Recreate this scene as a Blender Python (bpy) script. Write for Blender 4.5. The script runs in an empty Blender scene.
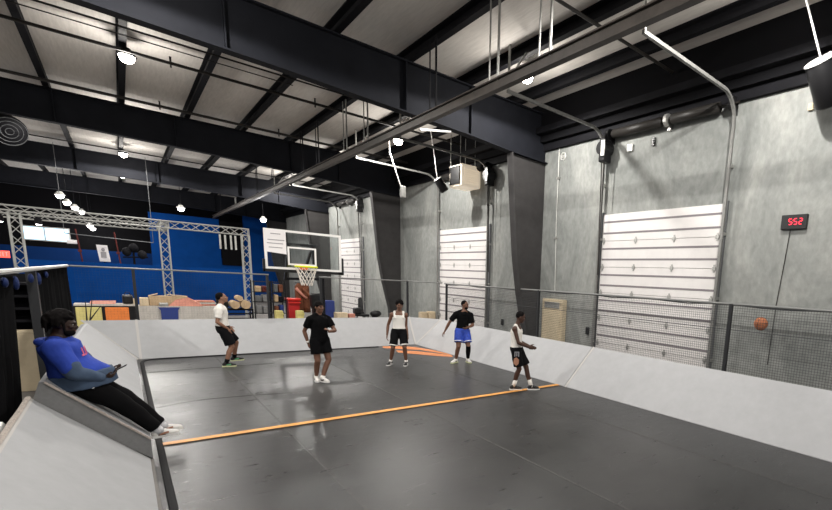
import bpy, bmesh, math, random
from mathutils import Vector as V, Matrix, noise
random.seed(7)
PI = math.pi
S = bpy.context.scene
COL = S.collection

# ------------------------------------------------------------------ materials
MATS = {}
def mat(name, col, rough=0.6, metal=0.0, var=0.0, scale=8.0, bump=0.0, bscale=40.0, emit=None, estr=1.0, spec=0.3, stretch=None, alpha=None, trans=0.0):
    if name in MATS: return MATS[name]
    m = bpy.data.materials.new(name); m.use_nodes = True
    nt = m.node_tree; b = nt.nodes['Principled BSDF']
    b.inputs['Base Color'].default_value = (*col, 1)
    b.inputs['Roughness'].default_value = rough
    b.inputs['Metallic'].default_value = metal
    b.inputs['Specular IOR Level'].default_value = spec
    if trans: b.inputs['Transmission Weight'].default_value = trans
    if alpha is not None: b.inputs['Alpha'].default_value = alpha
    if emit:
        b.inputs['Emission Color'].default_value = (*emit, 1)
        b.inputs['Emission Strength'].default_value = estr
    if var or bump:
        tc = nt.nodes.new('ShaderNodeTexCoord')
        mp = nt.nodes.new('ShaderNodeMapping')
        nt.links.new(tc.outputs['Object'], mp.inputs['Vector'])
        if stretch: mp.inputs['Scale'].default_value = stretch
    if var:
        n = nt.nodes.new('ShaderNodeTexNoise'); n.inputs['Scale'].default_value = scale
        n.inputs['Detail'].default_value = 6; n.inputs['Roughness'].default_value = 0.65
        r = nt.nodes.new('ShaderNodeValToRGB')
        r.color_ramp.elements[0].position = 0.3; r.color_ramp.elements[1].position = 0.7
        r.color_ramp.elements[0].color = (*[c*(1-var) for c in col], 1)
        r.color_ramp.elements[1].color = (*[min(1, c*(1+var)) for c in col], 1)
        nt.links.new(mp.outputs['Vector'], n.inputs['Vector'])
        nt.links.new(n.outputs['Fac'], r.inputs['Fac'])
        nt.links.new(r.outputs['Color'], b.inputs['Base Color'])
    if bump:
        n2 = nt.nodes.new('ShaderNodeTexNoise'); n2.inputs['Scale'].default_value = bscale
        n2.inputs['Detail'].default_value = 4
        bp = nt.nodes.new('ShaderNodeBump'); bp.inputs['Strength'].default_value = bump
        bp.inputs['Distance'].default_value = 0.02
        nt.links.new(mp.outputs['Vector'], n2.inputs['Vector'])
        nt.links.new(n2.outputs['Fac'], bp.inputs['Height'])
        nt.links.new(bp.outputs['Normal'], b.inputs['Normal'])
    MATS[name] = m
    return m

def concrete_mat(name, c0, c1, c2):
    m = bpy.data.materials.new(name); m.use_nodes = True
    nt = m.node_tree; b = nt.nodes['Principled BSDF']; L = nt.links.new
    b.inputs['Roughness'].default_value = 0.85; b.inputs['Specular IOR Level'].default_value = 0.25
    tc = nt.nodes.new('ShaderNodeTexCoord')
    n1 = nt.nodes.new('ShaderNodeTexNoise'); n1.inputs['Scale'].default_value = 0.5; n1.inputs['Detail'].default_value = 10; n1.inputs['Roughness'].default_value = 0.72
    n1.inputs['Distortion'].default_value = 0.8
    mp = nt.nodes.new('ShaderNodeMapping'); mp.inputs['Scale'].default_value = (1, 1.2, 0.7)
    L(tc.outputs['Object'], mp.inputs['Vector']); L(mp.outputs['Vector'], n1.inputs['Vector'])
    r = nt.nodes.new('ShaderNodeValToRGB')
    e = r.color_ramp.elements; e[0].position = 0.34; e[0].color = (*c0, 1); e[1].position = 0.68; e[1].color = (*c2, 1)
    k = e.new(0.5); k.color = (*c1, 1)
    L(n1.outputs['Fac'], r.inputs['Fac'])
    n2 = nt.nodes.new('ShaderNodeTexNoise'); n2.inputs['Scale'].default_value = 9; n2.inputs['Detail'].default_value = 8
    L(mp.outputs['Vector'], n2.inputs['Vector'])
    mx = nt.nodes.new('ShaderNodeMixRGB'); mx.blend_type = 'OVERLAY'; mx.inputs['Fac'].default_value = 0.28
    L(r.outputs['Color'], mx.inputs['Color1']); L(n2.outputs['Fac'], mx.inputs['Color2'])
    L(mx.outputs['Color'], b.inputs['Base Color'])
    bp = nt.nodes.new('ShaderNodeBump'); bp.inputs['Strength'].default_value = 0.15; bp.inputs['Distance'].default_value = 0.02
    L(n2.outputs['Fac'], bp.inputs['Height']); L(bp.outputs['Normal'], b.inputs['Normal'])
    MATS[name] = m
    return m

def mat_floor():
    m = bpy.data.materials.new('rubber_mat'); m.use_nodes = True
    nt = m.node_tree; b = nt.nodes['Principled BSDF']; L = nt.links.new
    tc = nt.nodes.new('ShaderNodeTexCoord')
    def nz(scale, detail, st=(1, 1, 1), rough=0.6):
        mp = nt.nodes.new('ShaderNodeMapping'); mp.inputs['Scale'].default_value = st
        n = nt.nodes.new('ShaderNodeTexNoise'); n.inputs['Scale'].default_value = scale; n.inputs['Detail'].default_value = detail
        n.inputs['Roughness'].default_value = rough
        L(tc.outputs['Object'], mp.inputs['Vector']); L(mp.outputs['Vector'], n.inputs['Vector']); return n
    n1 = nz(0.7, 8); n2 = nz(5, 8, (0.35, 1.6, 1), 0.75); n3 = nz(34, 5, (1.2, 6, 1), 0.75)
    r = nt.nodes.new('ShaderNodeValToRGB'); e = r.color_ramp.elements
    e[0].position = 0.3; e[0].color = (0.022, 0.022, 0.0225, 1); e[1].position = 0.75; e[1].color = (0.050, 0.050, 0.050, 1)
    L(n1.outputs['Fac'], r.inputs['Fac'])
    mx = nt.nodes.new('ShaderNodeMixRGB'); mx.blend_type = 'OVERLAY'; mx.inputs['Fac'].default_value = 0.5
    L(r.outputs['Color'], mx.inputs['Color1']); L(n2.outputs['Fac'], mx.inputs['Color2'])
    L(mx.outputs['Color'], b.inputs['Base Color'])
    rr = nt.nodes.new('ShaderNodeMapRange'); rr.inputs['To Min'].default_value = 0.16; rr.inputs['To Max'].default_value = 0.46
    L(n2.outputs['Fac'], rr.inputs['Value']); L(rr.outputs['Result'], b.inputs['Roughness'])
    b.inputs['Specular IOR Level'].default_value = 0.36
    bp = nt.nodes.new('ShaderNodeBump'); bp.inputs['Strength'].default_value = 0.30; bp.inputs['Distance'].default_value = 0.006
    L(n3.outputs['Fac'], bp.inputs['Height'])
    bp2 = nt.nodes.new('ShaderNodeBump'); bp2.inputs['Strength'].default_value = 0.12; bp2.inputs['Distance'].default_value = 0.05
    L(n1.outputs['Fac'], bp2.inputs['Height']); L(bp.outputs['Normal'], bp2.inputs['Normal'])
    L(bp2.outputs['Normal'], b.inputs['Normal'])
    MATS['rubber_mat'] = m
    return m

M_conc = concrete_mat('raw_concrete', (0.185, 0.195, 0.187), (0.268, 0.278, 0.265), (0.36, 0.365, 0.345))
M_mat = mat_floor()
M_slab = mat('slab', (0.2, 0.19, 0.18), 0.8, var=0.2, scale=2)
M_deck = mat('roof_insulation', (0.62, 0.59, 0.55), 0.8, var=0.10, scale=3, bump=0.25, bscale=3, stretch=(6, 0.6, 1))
M_steel = mat('dark_steel', (0.008, 0.008, 0.010), 0.7, var=0.25, scale=3, spec=0.12)
M_rafter = mat('rafter_steel', (0.011, 0.012, 0.016), 0.7, var=0.2, scale=2, spec=0.12)
M_column = mat('column_paint', (0.045, 0.043, 0.043), 0.7, var=0.15, scale=3, spec=0.15)
M_black = mat('black_paint', (0.005, 0.005, 0.006), 0.8, spec=0.08)
M_blackgloss = mat('black_plastic', (0.012, 0.012, 0.013), 0.35)
M_pipe = mat('black_pipe', (0.02, 0.018, 0.016), 0.5)
M_rail = mat('brown_rail', (0.05, 0.042, 0.036), 0.5, var=0.3, scale=4)
M_galv = mat('galvanised', (0.42, 0.42, 0.40), 0.4, 0.6, var=0.15, scale=12)
M_galvlight = mat('galvanised_light', (0.6, 0.6, 0.57), 0.45, 0.3, var=0.1, scale=12)
M_jamb = mat('jamb_steel', (0.14, 0.145, 0.15), 0.5, 0.3); M_track = mat('track_steel', (0.22, 0.22, 0.21), 0.45, 0.3, var=0.12, scale=12)
M_white = mat('white_paint', (0.8, 0.79, 0.77), 0.5)
M_door = mat('door_white', (0.74, 0.715, 0.70), 0.5, var=0.05, scale=3)
M_doorgroove = mat('door_groove', (0.22, 0.2, 0.21), 0.6)
M_pad = mat('pad_vinyl', (0.385, 0.39, 0.40), 0.55, var=0.05, scale=5, bump=0.05, bscale=120)
M_padlight = mat('pad_seam', (0.48, 0.465, 0.445), 0.6)
M_padend = mat('pad_end', (0.20, 0.20, 0.20), 0.6, var=0.1, scale=20)
M_padtrim = mat('pad_trim', (0.42, 0.37, 0.33), 0.7, var=0.25, scale=30)
M_edge = mat('mat_edge', (0.022, 0.022, 0.023), 0.75, spec=0.12)
M_orange = mat('orange_tape', (0.78, 0.36, 0.09), 0.5, var=0.12, scale=6)
M_orangered = mat('orange_arc', (0.75, 0.27, 0.10), 0.5, var=0.12, scale=6)
M_net = mat('net_cord', (0.07, 0.072, 0.075), 0.9, spec=0.1)
M_fence = mat('fence_post', (0.02, 0.021, 0.023), 0.45)
M_fencerail = mat('fence_rail', (0.22, 0.225, 0.22), 0.4, 0.4)
M_curtain = mat('curtain', (0.005, 0.005, 0.0055), 0.95, spec=0.05)
M_blue = mat('blue_wall', (0.002, 0.046, 0.215), 0.7, var=0.12, scale=1.2, spec=0.06)
M_bluedark = mat('blue_wall_dark', (0.005, 0.030, 0.13), 0.7, spec=0.06)
M_truss = mat('truss_alu', (0.42, 0.42, 0.40), 0.4, 0.25)
M_card = mat('cardboard', (0.50, 0.36, 0.22), 0.8, var=0.15, scale=7)
M_cardlight = mat('cardboard_light', (0.62, 0.50, 0.34), 0.8, var=0.15, scale=7)
M_yellow = mat('yellow_vinyl', (0.66, 0.58, 0.22), 0.5, var=0.1, scale=5)
M_ovinyl = mat('orange_vinyl', (0.78, 0.22, 0.05), 0.5, var=0.1, scale=5)
M_cloth = mat('table_cloth', (0.5, 0.47, 0.43), 0.8, var=0.1, scale=6)
M_navy = mat('navy_cloth', (0.025, 0.045, 0.20), 0.7)
M_tie = mat('tie_cloth', (0.008, 0.02, 0.09), 0.8); M_maroon = mat('maroon', (0.10, 0.015, 0.012), 0.7)
M_pink = mat('salmon', (0.52, 0.22, 0.16), 0.7, var=0.2, scale=9)
M_red = mat('red_plastic', (0.45, 0.02, 0.02), 0.45)
M_rust = mat('rust_cloth', (0.17, 0.06, 0.03), 0.8, var=0.35, scale=12)
M_tan = mat('tan_paint', (0.62, 0.52, 0.36), 0.6, var=0.08, scale=4)
M_paper = mat('paper', (0.80, 0.77, 0.77), 0.7)
M_ink = mat('ink', (0.30, 0.29, 0.30), 0.7)
M_ledred = mat('led_red', (0.6, 0.01, 0.02), 0.4, emit=(1.0, 0.03, 0.07), estr=2.2)
M_exit = mat('exit_red', (0.7, 0.05, 0.04), 0.4, emit=(1.0, 0.12, 0.08), estr=1.6)
M_lamp = mat('lamp_glow', (1, 1, 1), 0.3, emit=(1.0, 0.93, 0.80), estr=45.0)
M_lampfar = mat('lamp_glow_far', (1, 1, 1), 0.3, emit=(1.0, 0.95, 0.95), estr=14.0)
M_window = mat('daylight_pane', (0.5, 0.7, 0.9), 0.2, emit=(0.55, 0.80, 1.0), estr=1.5)
M_heater = mat('heater_white_glow', (0.83, 0.77, 0.66), 0.45, emit=(1.0, 0.84, 0.64), estr=0.38)  # warm emission added so the shaded cabinet looks lit; the heater is no lamp
M_rim = mat('rim_yellow_glow', (0.66, 0.72, 0.03), 0.4, emit=(0.6, 0.7, 0.02), estr=0.15)  # slight emission brightens the rim, which gives no light of its own
M_rimred = mat('rim_bracket', (0.75, 0.16, 0.04), 0.45)
M_cord = mat('net_white', (0.75, 0.70, 0.64), 0.7)
M_ball = mat('basketball', (0.46, 0.16, 0.07), 0.6, var=0.1, scale=20, bump=0.3, bscale=200)

def glass():
    m = bpy.data.materials.new('backboard_glass'); m.use_nodes = True
    nt = m.node_tree; nt.nodes.clear(); L = nt.links.new
    o = nt.nodes.new('ShaderNodeOutputMaterial'); mix = nt.nodes.new('ShaderNodeMixShader')
    t = nt.nodes.new('ShaderNodeBsdfTransparent'); t.inputs['Color'].default_value = (0.93, 0.95, 0.95, 1)
    g = nt.nodes.new('ShaderNodeBsdfGlossy'); g.inputs['Roughness'].default_value = 0.03
    mix.inputs['Fac'].default_value = 0.06
    L(t.outputs[0], mix.inputs[1]); L(g.outputs[0], mix.inputs[2]); L(mix.outputs[0], o.inputs[0])
    return m
M_glass = glass()

# ------------------------------------------------------------------ mesh helpers
def new_bm(): return bmesh.new()

def obj(name, bm, m, smooth=False):
    """one top-level mesh object, its origin at the middle of its base"""
    bmesh.ops.recalc_face_normals(bm, faces=bm.faces[:])
    xs = [v.co for v in bm.verts]
    c = V(((min(p.x for p in xs)+max(p.x for p in xs))/2, (min(p.y for p in xs)+max(p.y for p in xs))/2, min(p.z for p in xs)))
    bmesh.ops.translate(bm, verts=bm.verts[:], vec=-c)
    me = bpy.data.meshes.new(name); bm.to_mesh(me); bm.free()
    if smooth:
        for p in me.polygons: p.use_smooth = True
    for k in (m if isinstance(m, (list, tuple)) else [m]): me.materials.append(k)
    o = bpy.data.objects.new(name, me); COL.objects.link(o); o.location = c
    return o

def tag(o, label, cat, group=None):
    o['label'] = label; o['category'] = cat
    if group: o['group'] = group
    return o

def empty(name, label, cat, loc=(0, 0, 0), group=None):
    o = bpy.data.objects.new(name, None); COL.objects.link(o); o.location = loc
    o.empty_display_size = 0.1
    return tag(o, label, cat, group)

def struct(o): o['kind'] = 'structure'; return o

def part(name, bm, m, parent, smooth=False):
    """mesh in world coordinates, parented to an Empty at parent.location (or to a mesh part of it)"""
    me = bpy.data.meshes.new(name)
    root = parent
    while root.parent: root = root.parent
    off = V(root.location)
    bmesh.ops.recalc_face_normals(bm, faces=bm.faces[:])
    bmesh.ops.translate(bm, verts=bm.verts[:], vec=-off)
    bm.to_mesh(me); bm.free()
    if smooth:
        for p in me.polygons: p.use_smooth = True
    for k in (m if isinstance(m, (list, tuple)) else [m]): me.materials.append(k)
    o = bpy.data.objects.new(name, me); COL.objects.link(o); o.parent = parent
    return o

def box(bm, x0, x1, y0, y1, z0, z1, bev=0.0, mi=0):
    vs = [bm.verts.new((x, y, z)) for z in (z0, z1) for y in (y0, y1) for x in (x0, x1)]
    f = [(0, 1, 3, 2), (4, 6, 7, 5), (0, 4, 5, 1), (2, 3, 7, 6), (0, 2, 6, 4), (1, 5, 7, 3)]
    fs = [bm.faces.new([vs[i] for i in q]) for q in f]
    for q in fs: q.material_index = mi
    if bev:
        es = list({e for q in fs for e in q.edges})
        bmesh.ops.bevel(bm, geom=es, offset=bev, segments=2, affect='EDGES', profile=0.5)
    return vs

def poly(bm, pts, thick=0.0, direction=(0, 0, -1)):
    top = [bm.verts.new(p) for p in pts]
    bm.faces.new(top)
    if thick:
        d = V(direction).normalized()*thick
        bot = [bm.verts.new(V(p)+d) for p in pts]
        bm.faces.new(bot[::-1]); n = len(pts)
        for i in range(n): bm.faces.new((top[i], bot[i], bot[(i+1) % n], top[(i+1) % n]))

def frame_of(d, up=None):
    d = V(d).normalized()
    u = V(up) if up is not None else (V((0, 0, 1)) if abs(d.z) < 0.95 else V((0, 1, 0)))
    a = d.cross(u)
    if a.length < 1e-6: a = d.cross(V((1, 0, 0)))
    a.normalize(); b = a.cross(d).normalized()
    return a, b

def ring(bm, c, a, b, ra, rb, n):
    return [bm.verts.new(V(c)+a*(ra*math.cos(2*PI*i/n))+b*(rb*math.sin(2*PI*i/n))) for i in range(n)]

def skin_rings(bm, rings, cap=True):
    n = len(rings[0])
    for r0, r1 in zip(rings, rings[1:]):
        for i in range(n): bm.faces.new((r0[i], r0[(i+1) % n], r1[(i+1) % n], r1[i]))
    if cap:
        bm.faces.new(rings[0][::-1]); bm.faces.new(rings[-1])

def tube(bm, pts, r, n=8, closed=False):
    pts = [V(p) for p in pts]; rs = r if isinstance(r, (list, tuple)) else [r]*len(pts)
    rings = []; a = None
    for i, p in enumerate(pts):
        d = (pts[min(i+1, len(pts)-1)]-pts[max(i-1, 0)])
        if closed: d = pts[(i+1) % len(pts)]-pts[i-1]
        d.normalize()
        if a is None: a, b = frame_of(d)
        else:
            a = (a-d*a.dot(d))
            if a.length < 1e-6: a, b = frame_of(d)
            a.normalize(); b = a.cross(d).normalized()
        rings.append(ring(bm, p, a, b, rs[i], rs[i], n))
    if closed:
        m = len(rings)
        for k in range(m):
            r0, r1 = rings[k], rings[(k+1) % m]
            for i in range(n): bm.faces.new((r0[i], r0[(i+1) % n], r1[(i+1) % n], r1[i]))
    else: skin_rings(bm, rings)

def bar(bm, p, q, w, h=None, up=None):
    """rectangular bar from p to q"""
    h = h or w; p = V(p); q = V(q); a, b = frame_of(q-p, up)
    vs = []
    for c in (p, q):
        vs.append([bm.verts.new(c+a*(sx*w/2)+b*(sy*h/2)) for sx, sy in ((-1, -1), (1, -1), (1, 1), (-1, 1))])
    skin_rings(bm, vs)

def capsule(bm, p, q, r0, r1, n=14, k=4):
    p = V(p); q = V(q); d = q-p
    if d.length < 1e-5: d = V((0, 0, 1e-4))
    a, b = frame_of(d); dn = d.normalized(); rings = []
    for i in range(k): t = PI/2*(1-(i+0.15)/k); rings.append(ring(bm, p-dn*(r0*math.sin(t)), a, b, r0*math.cos(t), r0*math.cos(t), n))
    rings.append(ring(bm, p, a, b, r0, r0, n)); rings.append(ring(bm, q, a, b, r1, r1, n))
    for i in range(k-1, -1, -1): t = PI/2*(1-(i+0.15)/k); rings.append(ring(bm, q+dn*(r1*math.sin(t)), a, b, r1*math.cos(t), r1*math.cos(t), n))
    skin_rings(bm, rings)

def ellipsoid(bm, c, ax, rad, n=20, m=12):
    c = V(c); rings = []
    for j in range(m):
        t = PI*(j+0.5)/m-PI/2
        rings.append([bm.verts.new(c+ax[0]*(rad[0]*math.cos(t)*math.cos(2*PI*i/n))+ax[1]*(rad[1]*math.cos(t)*math.sin(2*PI*i/n))+ax[2]*(rad[2]*math.sin(t))) for i in range(n)])
    skin_rings(bm, rings)

def lathe(bm, c, prof, n=20, axis=(0, 0, 1)):
    a, b = frame_of(axis, (0, 1, 0) if abs(V(axis).normalized().z) > 0.9 else None); d = V(axis).normalized()
    rings = [ring(bm, V(c)+d*h, a, b, max(r, 1e-4), max(r, 1e-4), n) for r, h in prof]
    skin_rings(bm, rings)

def remesh(bm, voxel, smooth=2):
    """union of overlapping closed shells as one continuous surface; returns a bmesh"""
    bmesh.ops.recalc_face_normals(bm, faces=bm.faces[:])
    me = bpy.data.meshes.new('tmp'); bm.to_mesh(me); bm.free()
    o = bpy.data.objects.new('tmp', me); COL.objects.link(o)
    md = o.modifiers.new('r', 'REMESH'); md.mode = 'VOXEL'; md.voxel_size = voxel; md.adaptivity = 0
    if smooth:
        s = o.modifiers.new('s', 'SMOOTH'); s.factor = 0.5; s.iterations = smooth
    dg = bpy.context.evaluated_depsgraph_get(); dg.update()
    me2 = bpy.data.meshes.new_from_object(o.evaluated_get(dg))
    bpy.data.objects.remove(o); bpy.data.meshes.remove(me)
    out = bmesh.new(); out.from_mesh(me2); bpy.data.meshes.remove(me2)
    return out

def fold(bm, amp, sc):
    for v in bm.verts:
        k = noise.noise(v.co*sc)
        v.co += v.normal*(amp*k) if v.normal.length > 0 else V((0, 0, 0))
    return bm

# ------------------------------------------------------------------ camera (solved from the vanishing points)
H = 2.33
rgt = V((0.726191, -0.685496, 0.052372)); dwn = V((-0.080545, -0.160484, -0.983747)); fwd = V((0.682759, 0.710169, -0.171755))
cd = bpy.data.cameras.new('camera'); cam = bpy.data.objects.new('camera', cd); COL.objects.link(cam)
cam.matrix_world = Matrix(((rgt.x, -dwn.x, -fwd.x, 0), (rgt.y, -dwn.y, -fwd.y, 0), (rgt.z, -dwn.z, -fwd.z, H), (0, 0, 0, 1)))
cd.sensor_width = 36; cd.lens = 458.632/832*36; cd.shift_x = (416-562.42)/832; cd.shift_y = (364.2-255)/832
cd.clip_start = 0.05; cd.clip_end = 200
S.camera = cam
S.view_settings.view_transform = 'Standard'; S.view_settings.look = 'None'; S.view_settings.exposure = 0.0

# ------------------------------------------------------------------ the building
WX = 9.0                      # inner face of the right wall
bm = new_bm(); box(bm, -14, 9.3, -9, 48, -0.2, -0.004); o = struct(obj('floor', bm, M_slab))
bm = new_bm(); box(bm, WX, 9.3, -9, 48, 0, 7.4); o = struct(obj('wall_right', bm, M_conc))
# formwork seams and patches on the concrete
t = struct(bpy.data.objects.new('trim_1', None)); COL.objects.link(t); t.location = (WX, 0, 6.1)
bm = new_bm(); box(bm, 8.78, WX, -9, 46, 6.17, 7.4); part('eave_beam', bm, M_black, t)
bm = new_bm(); box(bm, 8.60, 8.78, -9, 46, 6.35, 6.5); part('eave_flange', bm, M_steel, t)
bm = new_bm(); box(bm, 8.90, WX-0.001, -9, 46, 5.98, 6.17); part('wall_cap', bm, M_steel, t)

# ceiling: insulated deck, purlins as its parts
bm = new_bm(); box(bm, -14, 9.3, -9, 48, 7.17, 7.27); ceil = struct(obj('ceiling', bm, M_deck))
k = -6
while True:
    x = 0.46+1.51*k
    if x > 8.4: break
    if x > -8:
        bm = new_bm()
        bar(bm, (x, -9, 7.06), (x, 46, 7.06), 0.03, 0.23)
        bar(bm, (x-0.04, -9, 6.95), (x-0.04, 46, 6.95), 0.13, 0.03)
        bar(bm, (x-0.06, -9, 7.155), (x-0.06, 46, 7.155), 0.14, 0.025)
        bar(bm, (x-0.10, -9, 6.98), (x-0.10, 46, 6.98), 0.012, 0.05)
        part('purlin', bm, M_steel, ceil)
    k += 1

# three rigid steel frames: tapered wall column and deep rafter
def rafter_bottom(x):
    pts = [(-14, 6.15), (-0.11, 6.04), (2.44, 5.98), (4.85, 5.88), (6.58, 5.80), (7.75, 5.71), (9, 5.66)]
    for (x0, z0), (x1, z1) in zip(pts, pts[1:]):
        if x <= x1: return z0+(z1-z0)*(x-x0)/(x1-x0)
    return 5.66
for n, Y in enumerate((1.0, 10.5, 20.0, 29.5, 39.0)):
    t = struct(bpy.data.objects.new('steel_frame', None)); COL.objects.link(t); t.location = (8.9, Y, 0)
    bm = new_bm()
    xs = [-14, -8, -3, -0.11, 2.44, 4.85, 6.58, 7.75, 8.98]
    for x0, x1 in zip(xs, xs[1:]):
        b0, b1 = rafter_bottom(x0), rafter_bottom(x1)
        poly(bm, [(x0, Y-0.01, b0), (x1, Y-0.01, b1), (x1, Y-0.01, 6.92), (x0, Y-0.01, 6.92)], 0.02, (0, 1, 0))
        bar(bm, (x0, Y, b0), (x1, Y, b1), 0.24, 0.03)
        bar(bm, (x0, Y, 6.905), (x1, Y, 6.905), 0.24, 0.03)
    for x in (6.5, 4.85, 1.62, -1.0, -4.5):
        b0 = rafter_bottom(x)
        box(bm, x-0.01, x+0.01, Y-0.11, Y, b0, 6.9)
    part('rafter', bm, M_rafter, t)
    bm = new_bm()
    zs = [(0, 8.5), (0.9, 8.44), (2.0, 8.18), (3.06, 8.0), (5.72, 7.74)]
    for (z0, a0), (z1, a1) in zip(zs, zs[1:]):
        poly(bm, [(a0, Y-0.01, z0), (WX, Y-0.01, z0), (WX, Y-0.01, z1), (a1, Y-0.01, z1)], 0.02, (0, 1, 0))
        bar(bm, (a0, Y, z0), (a1, Y, z1), 0.24, 0.03, (0, 1, 0)) if False else poly(bm, [(a0, Y-0.12, z0), (a0, Y+0.12, z0), (a1, Y+0.12, z1), (a1, Y-0.12, z1)], 0.03, (1, 0, 0))
    part('column', bm, M_column, t)

# ------------------------------------------------------------------ dock doors in the right wall
def dock_door(n, y0, y1, hy):
    t = struct(bpy.data.objects.new('door_%d' % n, None)); COL.objects.link(t); t.location = (WX, (y0+y1)/2, 0)
    joints = [0.02, 0.25, 0.89, 1.53, 2.17, 2.81, 3.45, 4.10]
    for z0, z1 in zip(joints, joints[1:]):
        bm = new_bm()
        box(bm, WX-0.06, WX-0.005, y0, y1, z0+0.004, z1-0.004, 0.006)
        h = z1-z0
        if h > 0.3:
            for zz in (z0+0.19, z1-0.19):
                box(bm, WX-0.064, WX-0.059, y0+0.02, y1-0.02, zz-0.022, zz+0.022, 0, 1)
        p = part('door_panel', bm, [M_door, M_doorgroove], t)
        if h > 0.3:
            for yy in (y0+(y1-y0)*0.02, y0+(y1-y0)*0.34, y0+(y1-y0)*0.67, y0+(y1-y0)*0.98):
                bm = new_bm(); box(bm, WX-0.085, WX-0.06, yy-0.04, yy+0.04, z0-0.035, z0+0.035, 0.008)
                box(bm, WX-0.075, WX-0.06, yy-0.02, yy+0.02, z0-0.08, z0+0.08, 0.005)
                part('hinge', bm, M_galv, p)
    for s, y in ((-1, y0), (1, y1)):
        bm = new_bm(); box(bm, WX-0.05, WX, min(y, y+s*0.08), max(y, y+s*0.08), 0, 4.15)
        part('door_jamb', bm, M_jamb, t)
        bm = new_bm(); yy = y+s*0.06
        pts = [(WX-0.13, yy, 0.05), (WX-0.13, yy, 5.55)]
        for a in range(1, 9):
            q = PI/2*a/8; pts.append((WX-0.13-0.5*(1-math.cos(q)), yy, 5.55+0.5*math.sin(q)))
        pts.append((5.9, yy, 6.07))
        for p, q in zip(pts, pts[1:]): bar(bm, p, q, 0.055, 0.055, (0, 1, 0))
        part('door_track', bm, M_track, t)
        bm = new_bm()
        bar(bm, (5.93, yy, 6.05), (5.93, yy, 6.92), 0.035, 0.035); bar(bm, (5.93, yy, 6.3), (6.35, yy, 6.92), 0.03, 0.03)
        part('track_hanger', bm, M_galv, t)
        for zz in (0.9, 2.2, 3.5, 4.8):
            bm = new_bm(); box(bm, WX-0.12, WX, yy-0.03, yy+0.03, zz-0.03, zz+0.03); part('track_bracket', bm, M_galv, t)
    # torsion shaft over the opening
    bm = new_bm(); tube(bm, [(WX-0.16, y0-0.15, 5.93), (WX-0.16, y1+0.1, 5.93)], 0.02, 8); part('torsion_shaft', bm, M_pipe, t)
    for a, b_ in ((0.08, 0.42), (0.5, 0.93)):
        bm = new_bm(); tube(bm, [(WX-0.16, y0+(y1-y0)*a, 5.93), (WX-0.16, y0+(y1-y0)*b_, 5.93)], 0.10, 12); part('torsion_spring', bm, M_pipe, t, True)
    for a in (0.0, 0.46, 0.97):
        bm = new_bm(); yy = y0+(y1-y0)*a
        tube(bm, [(WX-0.16, yy-0.05, 5.93), (WX-0.16, yy+0.03, 5.93)], 0.13, 14); box(bm, WX-0.08, WX, yy-0.05, yy+0.03, 5.75, 6.05)
        part('cable_drum', bm, M_galv if a == 0.46 else M_blackgloss, t)
    # hand chain hoist beside the opening
    bm = new_bm(); box(bm, WX-0.34, WX-0.06, hy+0.08, hy+0.26, 5.30, 5.86, 0.03)
    tube(bm, [(WX-0.36, hy+0.17, 5.62), (WX-0.06, hy+0.17, 5.62)], 0.16, 14); hoist = part('chain_hoist', bm, M_blackgloss, t)
    bm = new_bm(); box(bm, WX-0.37, WX-0.35, hy+0.05, hy+0.17, 5.42, 5.78, 0.01); part('hoist_plate', bm, M_galvlight, hoist)
    for dx, dy, zb in ((0.30, 0.05, 0.9), (0.22, 0.20, 2.6), (0.14, 0.26, 2.6)):
        bm = new_bm(); tube(bm, [(WX-dx, hy+dy+0.05, 5.4), (WX-dx*0.75, hy+dy*0.7+0.05, zb)], 0.013, 6); part('chain', bm, M_pipe, t)
    return t
dock_door(1, 4.85, 8.08, 7.88); dock_door(2, 13.17, 16.40, 12.80); dock_door(3, 24.3, 27.57, 24.0)

# ------------------------------------------------------------------ far end of the hall
bm = new_bm(); box(bm, -14, 9.0, 46, 46.2, 2.95, 7.4); struct(obj('wall_back', bm, M_black))
bm = new_bm(); box(bm, -14, 9.0, 45.9, 46.2, 0, 2.95); struct(obj('trim_2', bm, M_bluedark))
t = struct(bpy.data.objects.new('window_1', None)); COL.objects.link(t); t.location = (-3.5, 45.9, 3.35)
bm = new_bm(); box(bm, -4.35, -2.35, 45.96, 45.98, 3.40, 4.18); part('pane', bm, M_window, t)
bm = new_bm()
for x0, x1, z0, z1 in ((-4.42, -2.28, 3.33, 3.40), (-4.42, -2.28, 4.18, 4.25), (-4.42, -4.35, 3.4, 4.18), (-2.35, -2.28, 3.4, 4.18), (-3.45, -3.40, 3.4, 4.18)): box(bm, x0, x1, 45.9, 45.99, z0, z1)
part('window_frame', bm, M_galv, t)
# blue partition in front of the back wall, with a dark doorway bay
bm = new_bm()
box(bm, 1.55, 5.2, 40.5, 40.6, 0, 5.5); box(bm, 6.6, 9.0, 40.5, 40.6, 0, 6.3); box(bm, 5.2, 6.6, 40.5, 40.6, 0, 2.4)
struct(obj('wall_partition', bm, M_blue))
bm = new_bm(); box(bm, -2.9, 4.75, 27.3, 27.4, 0, 2.2); struct(obj('trim_3', bm, M_blue))
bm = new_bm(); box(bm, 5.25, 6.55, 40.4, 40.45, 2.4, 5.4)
tag(obj('gap_dark_sheet', bm, M_black), 'tall black sheet standing in for the dark doorway gap in the far blue partition', 'curtain')  # flat black sheet paints the darkness of the doorway bay

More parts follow.
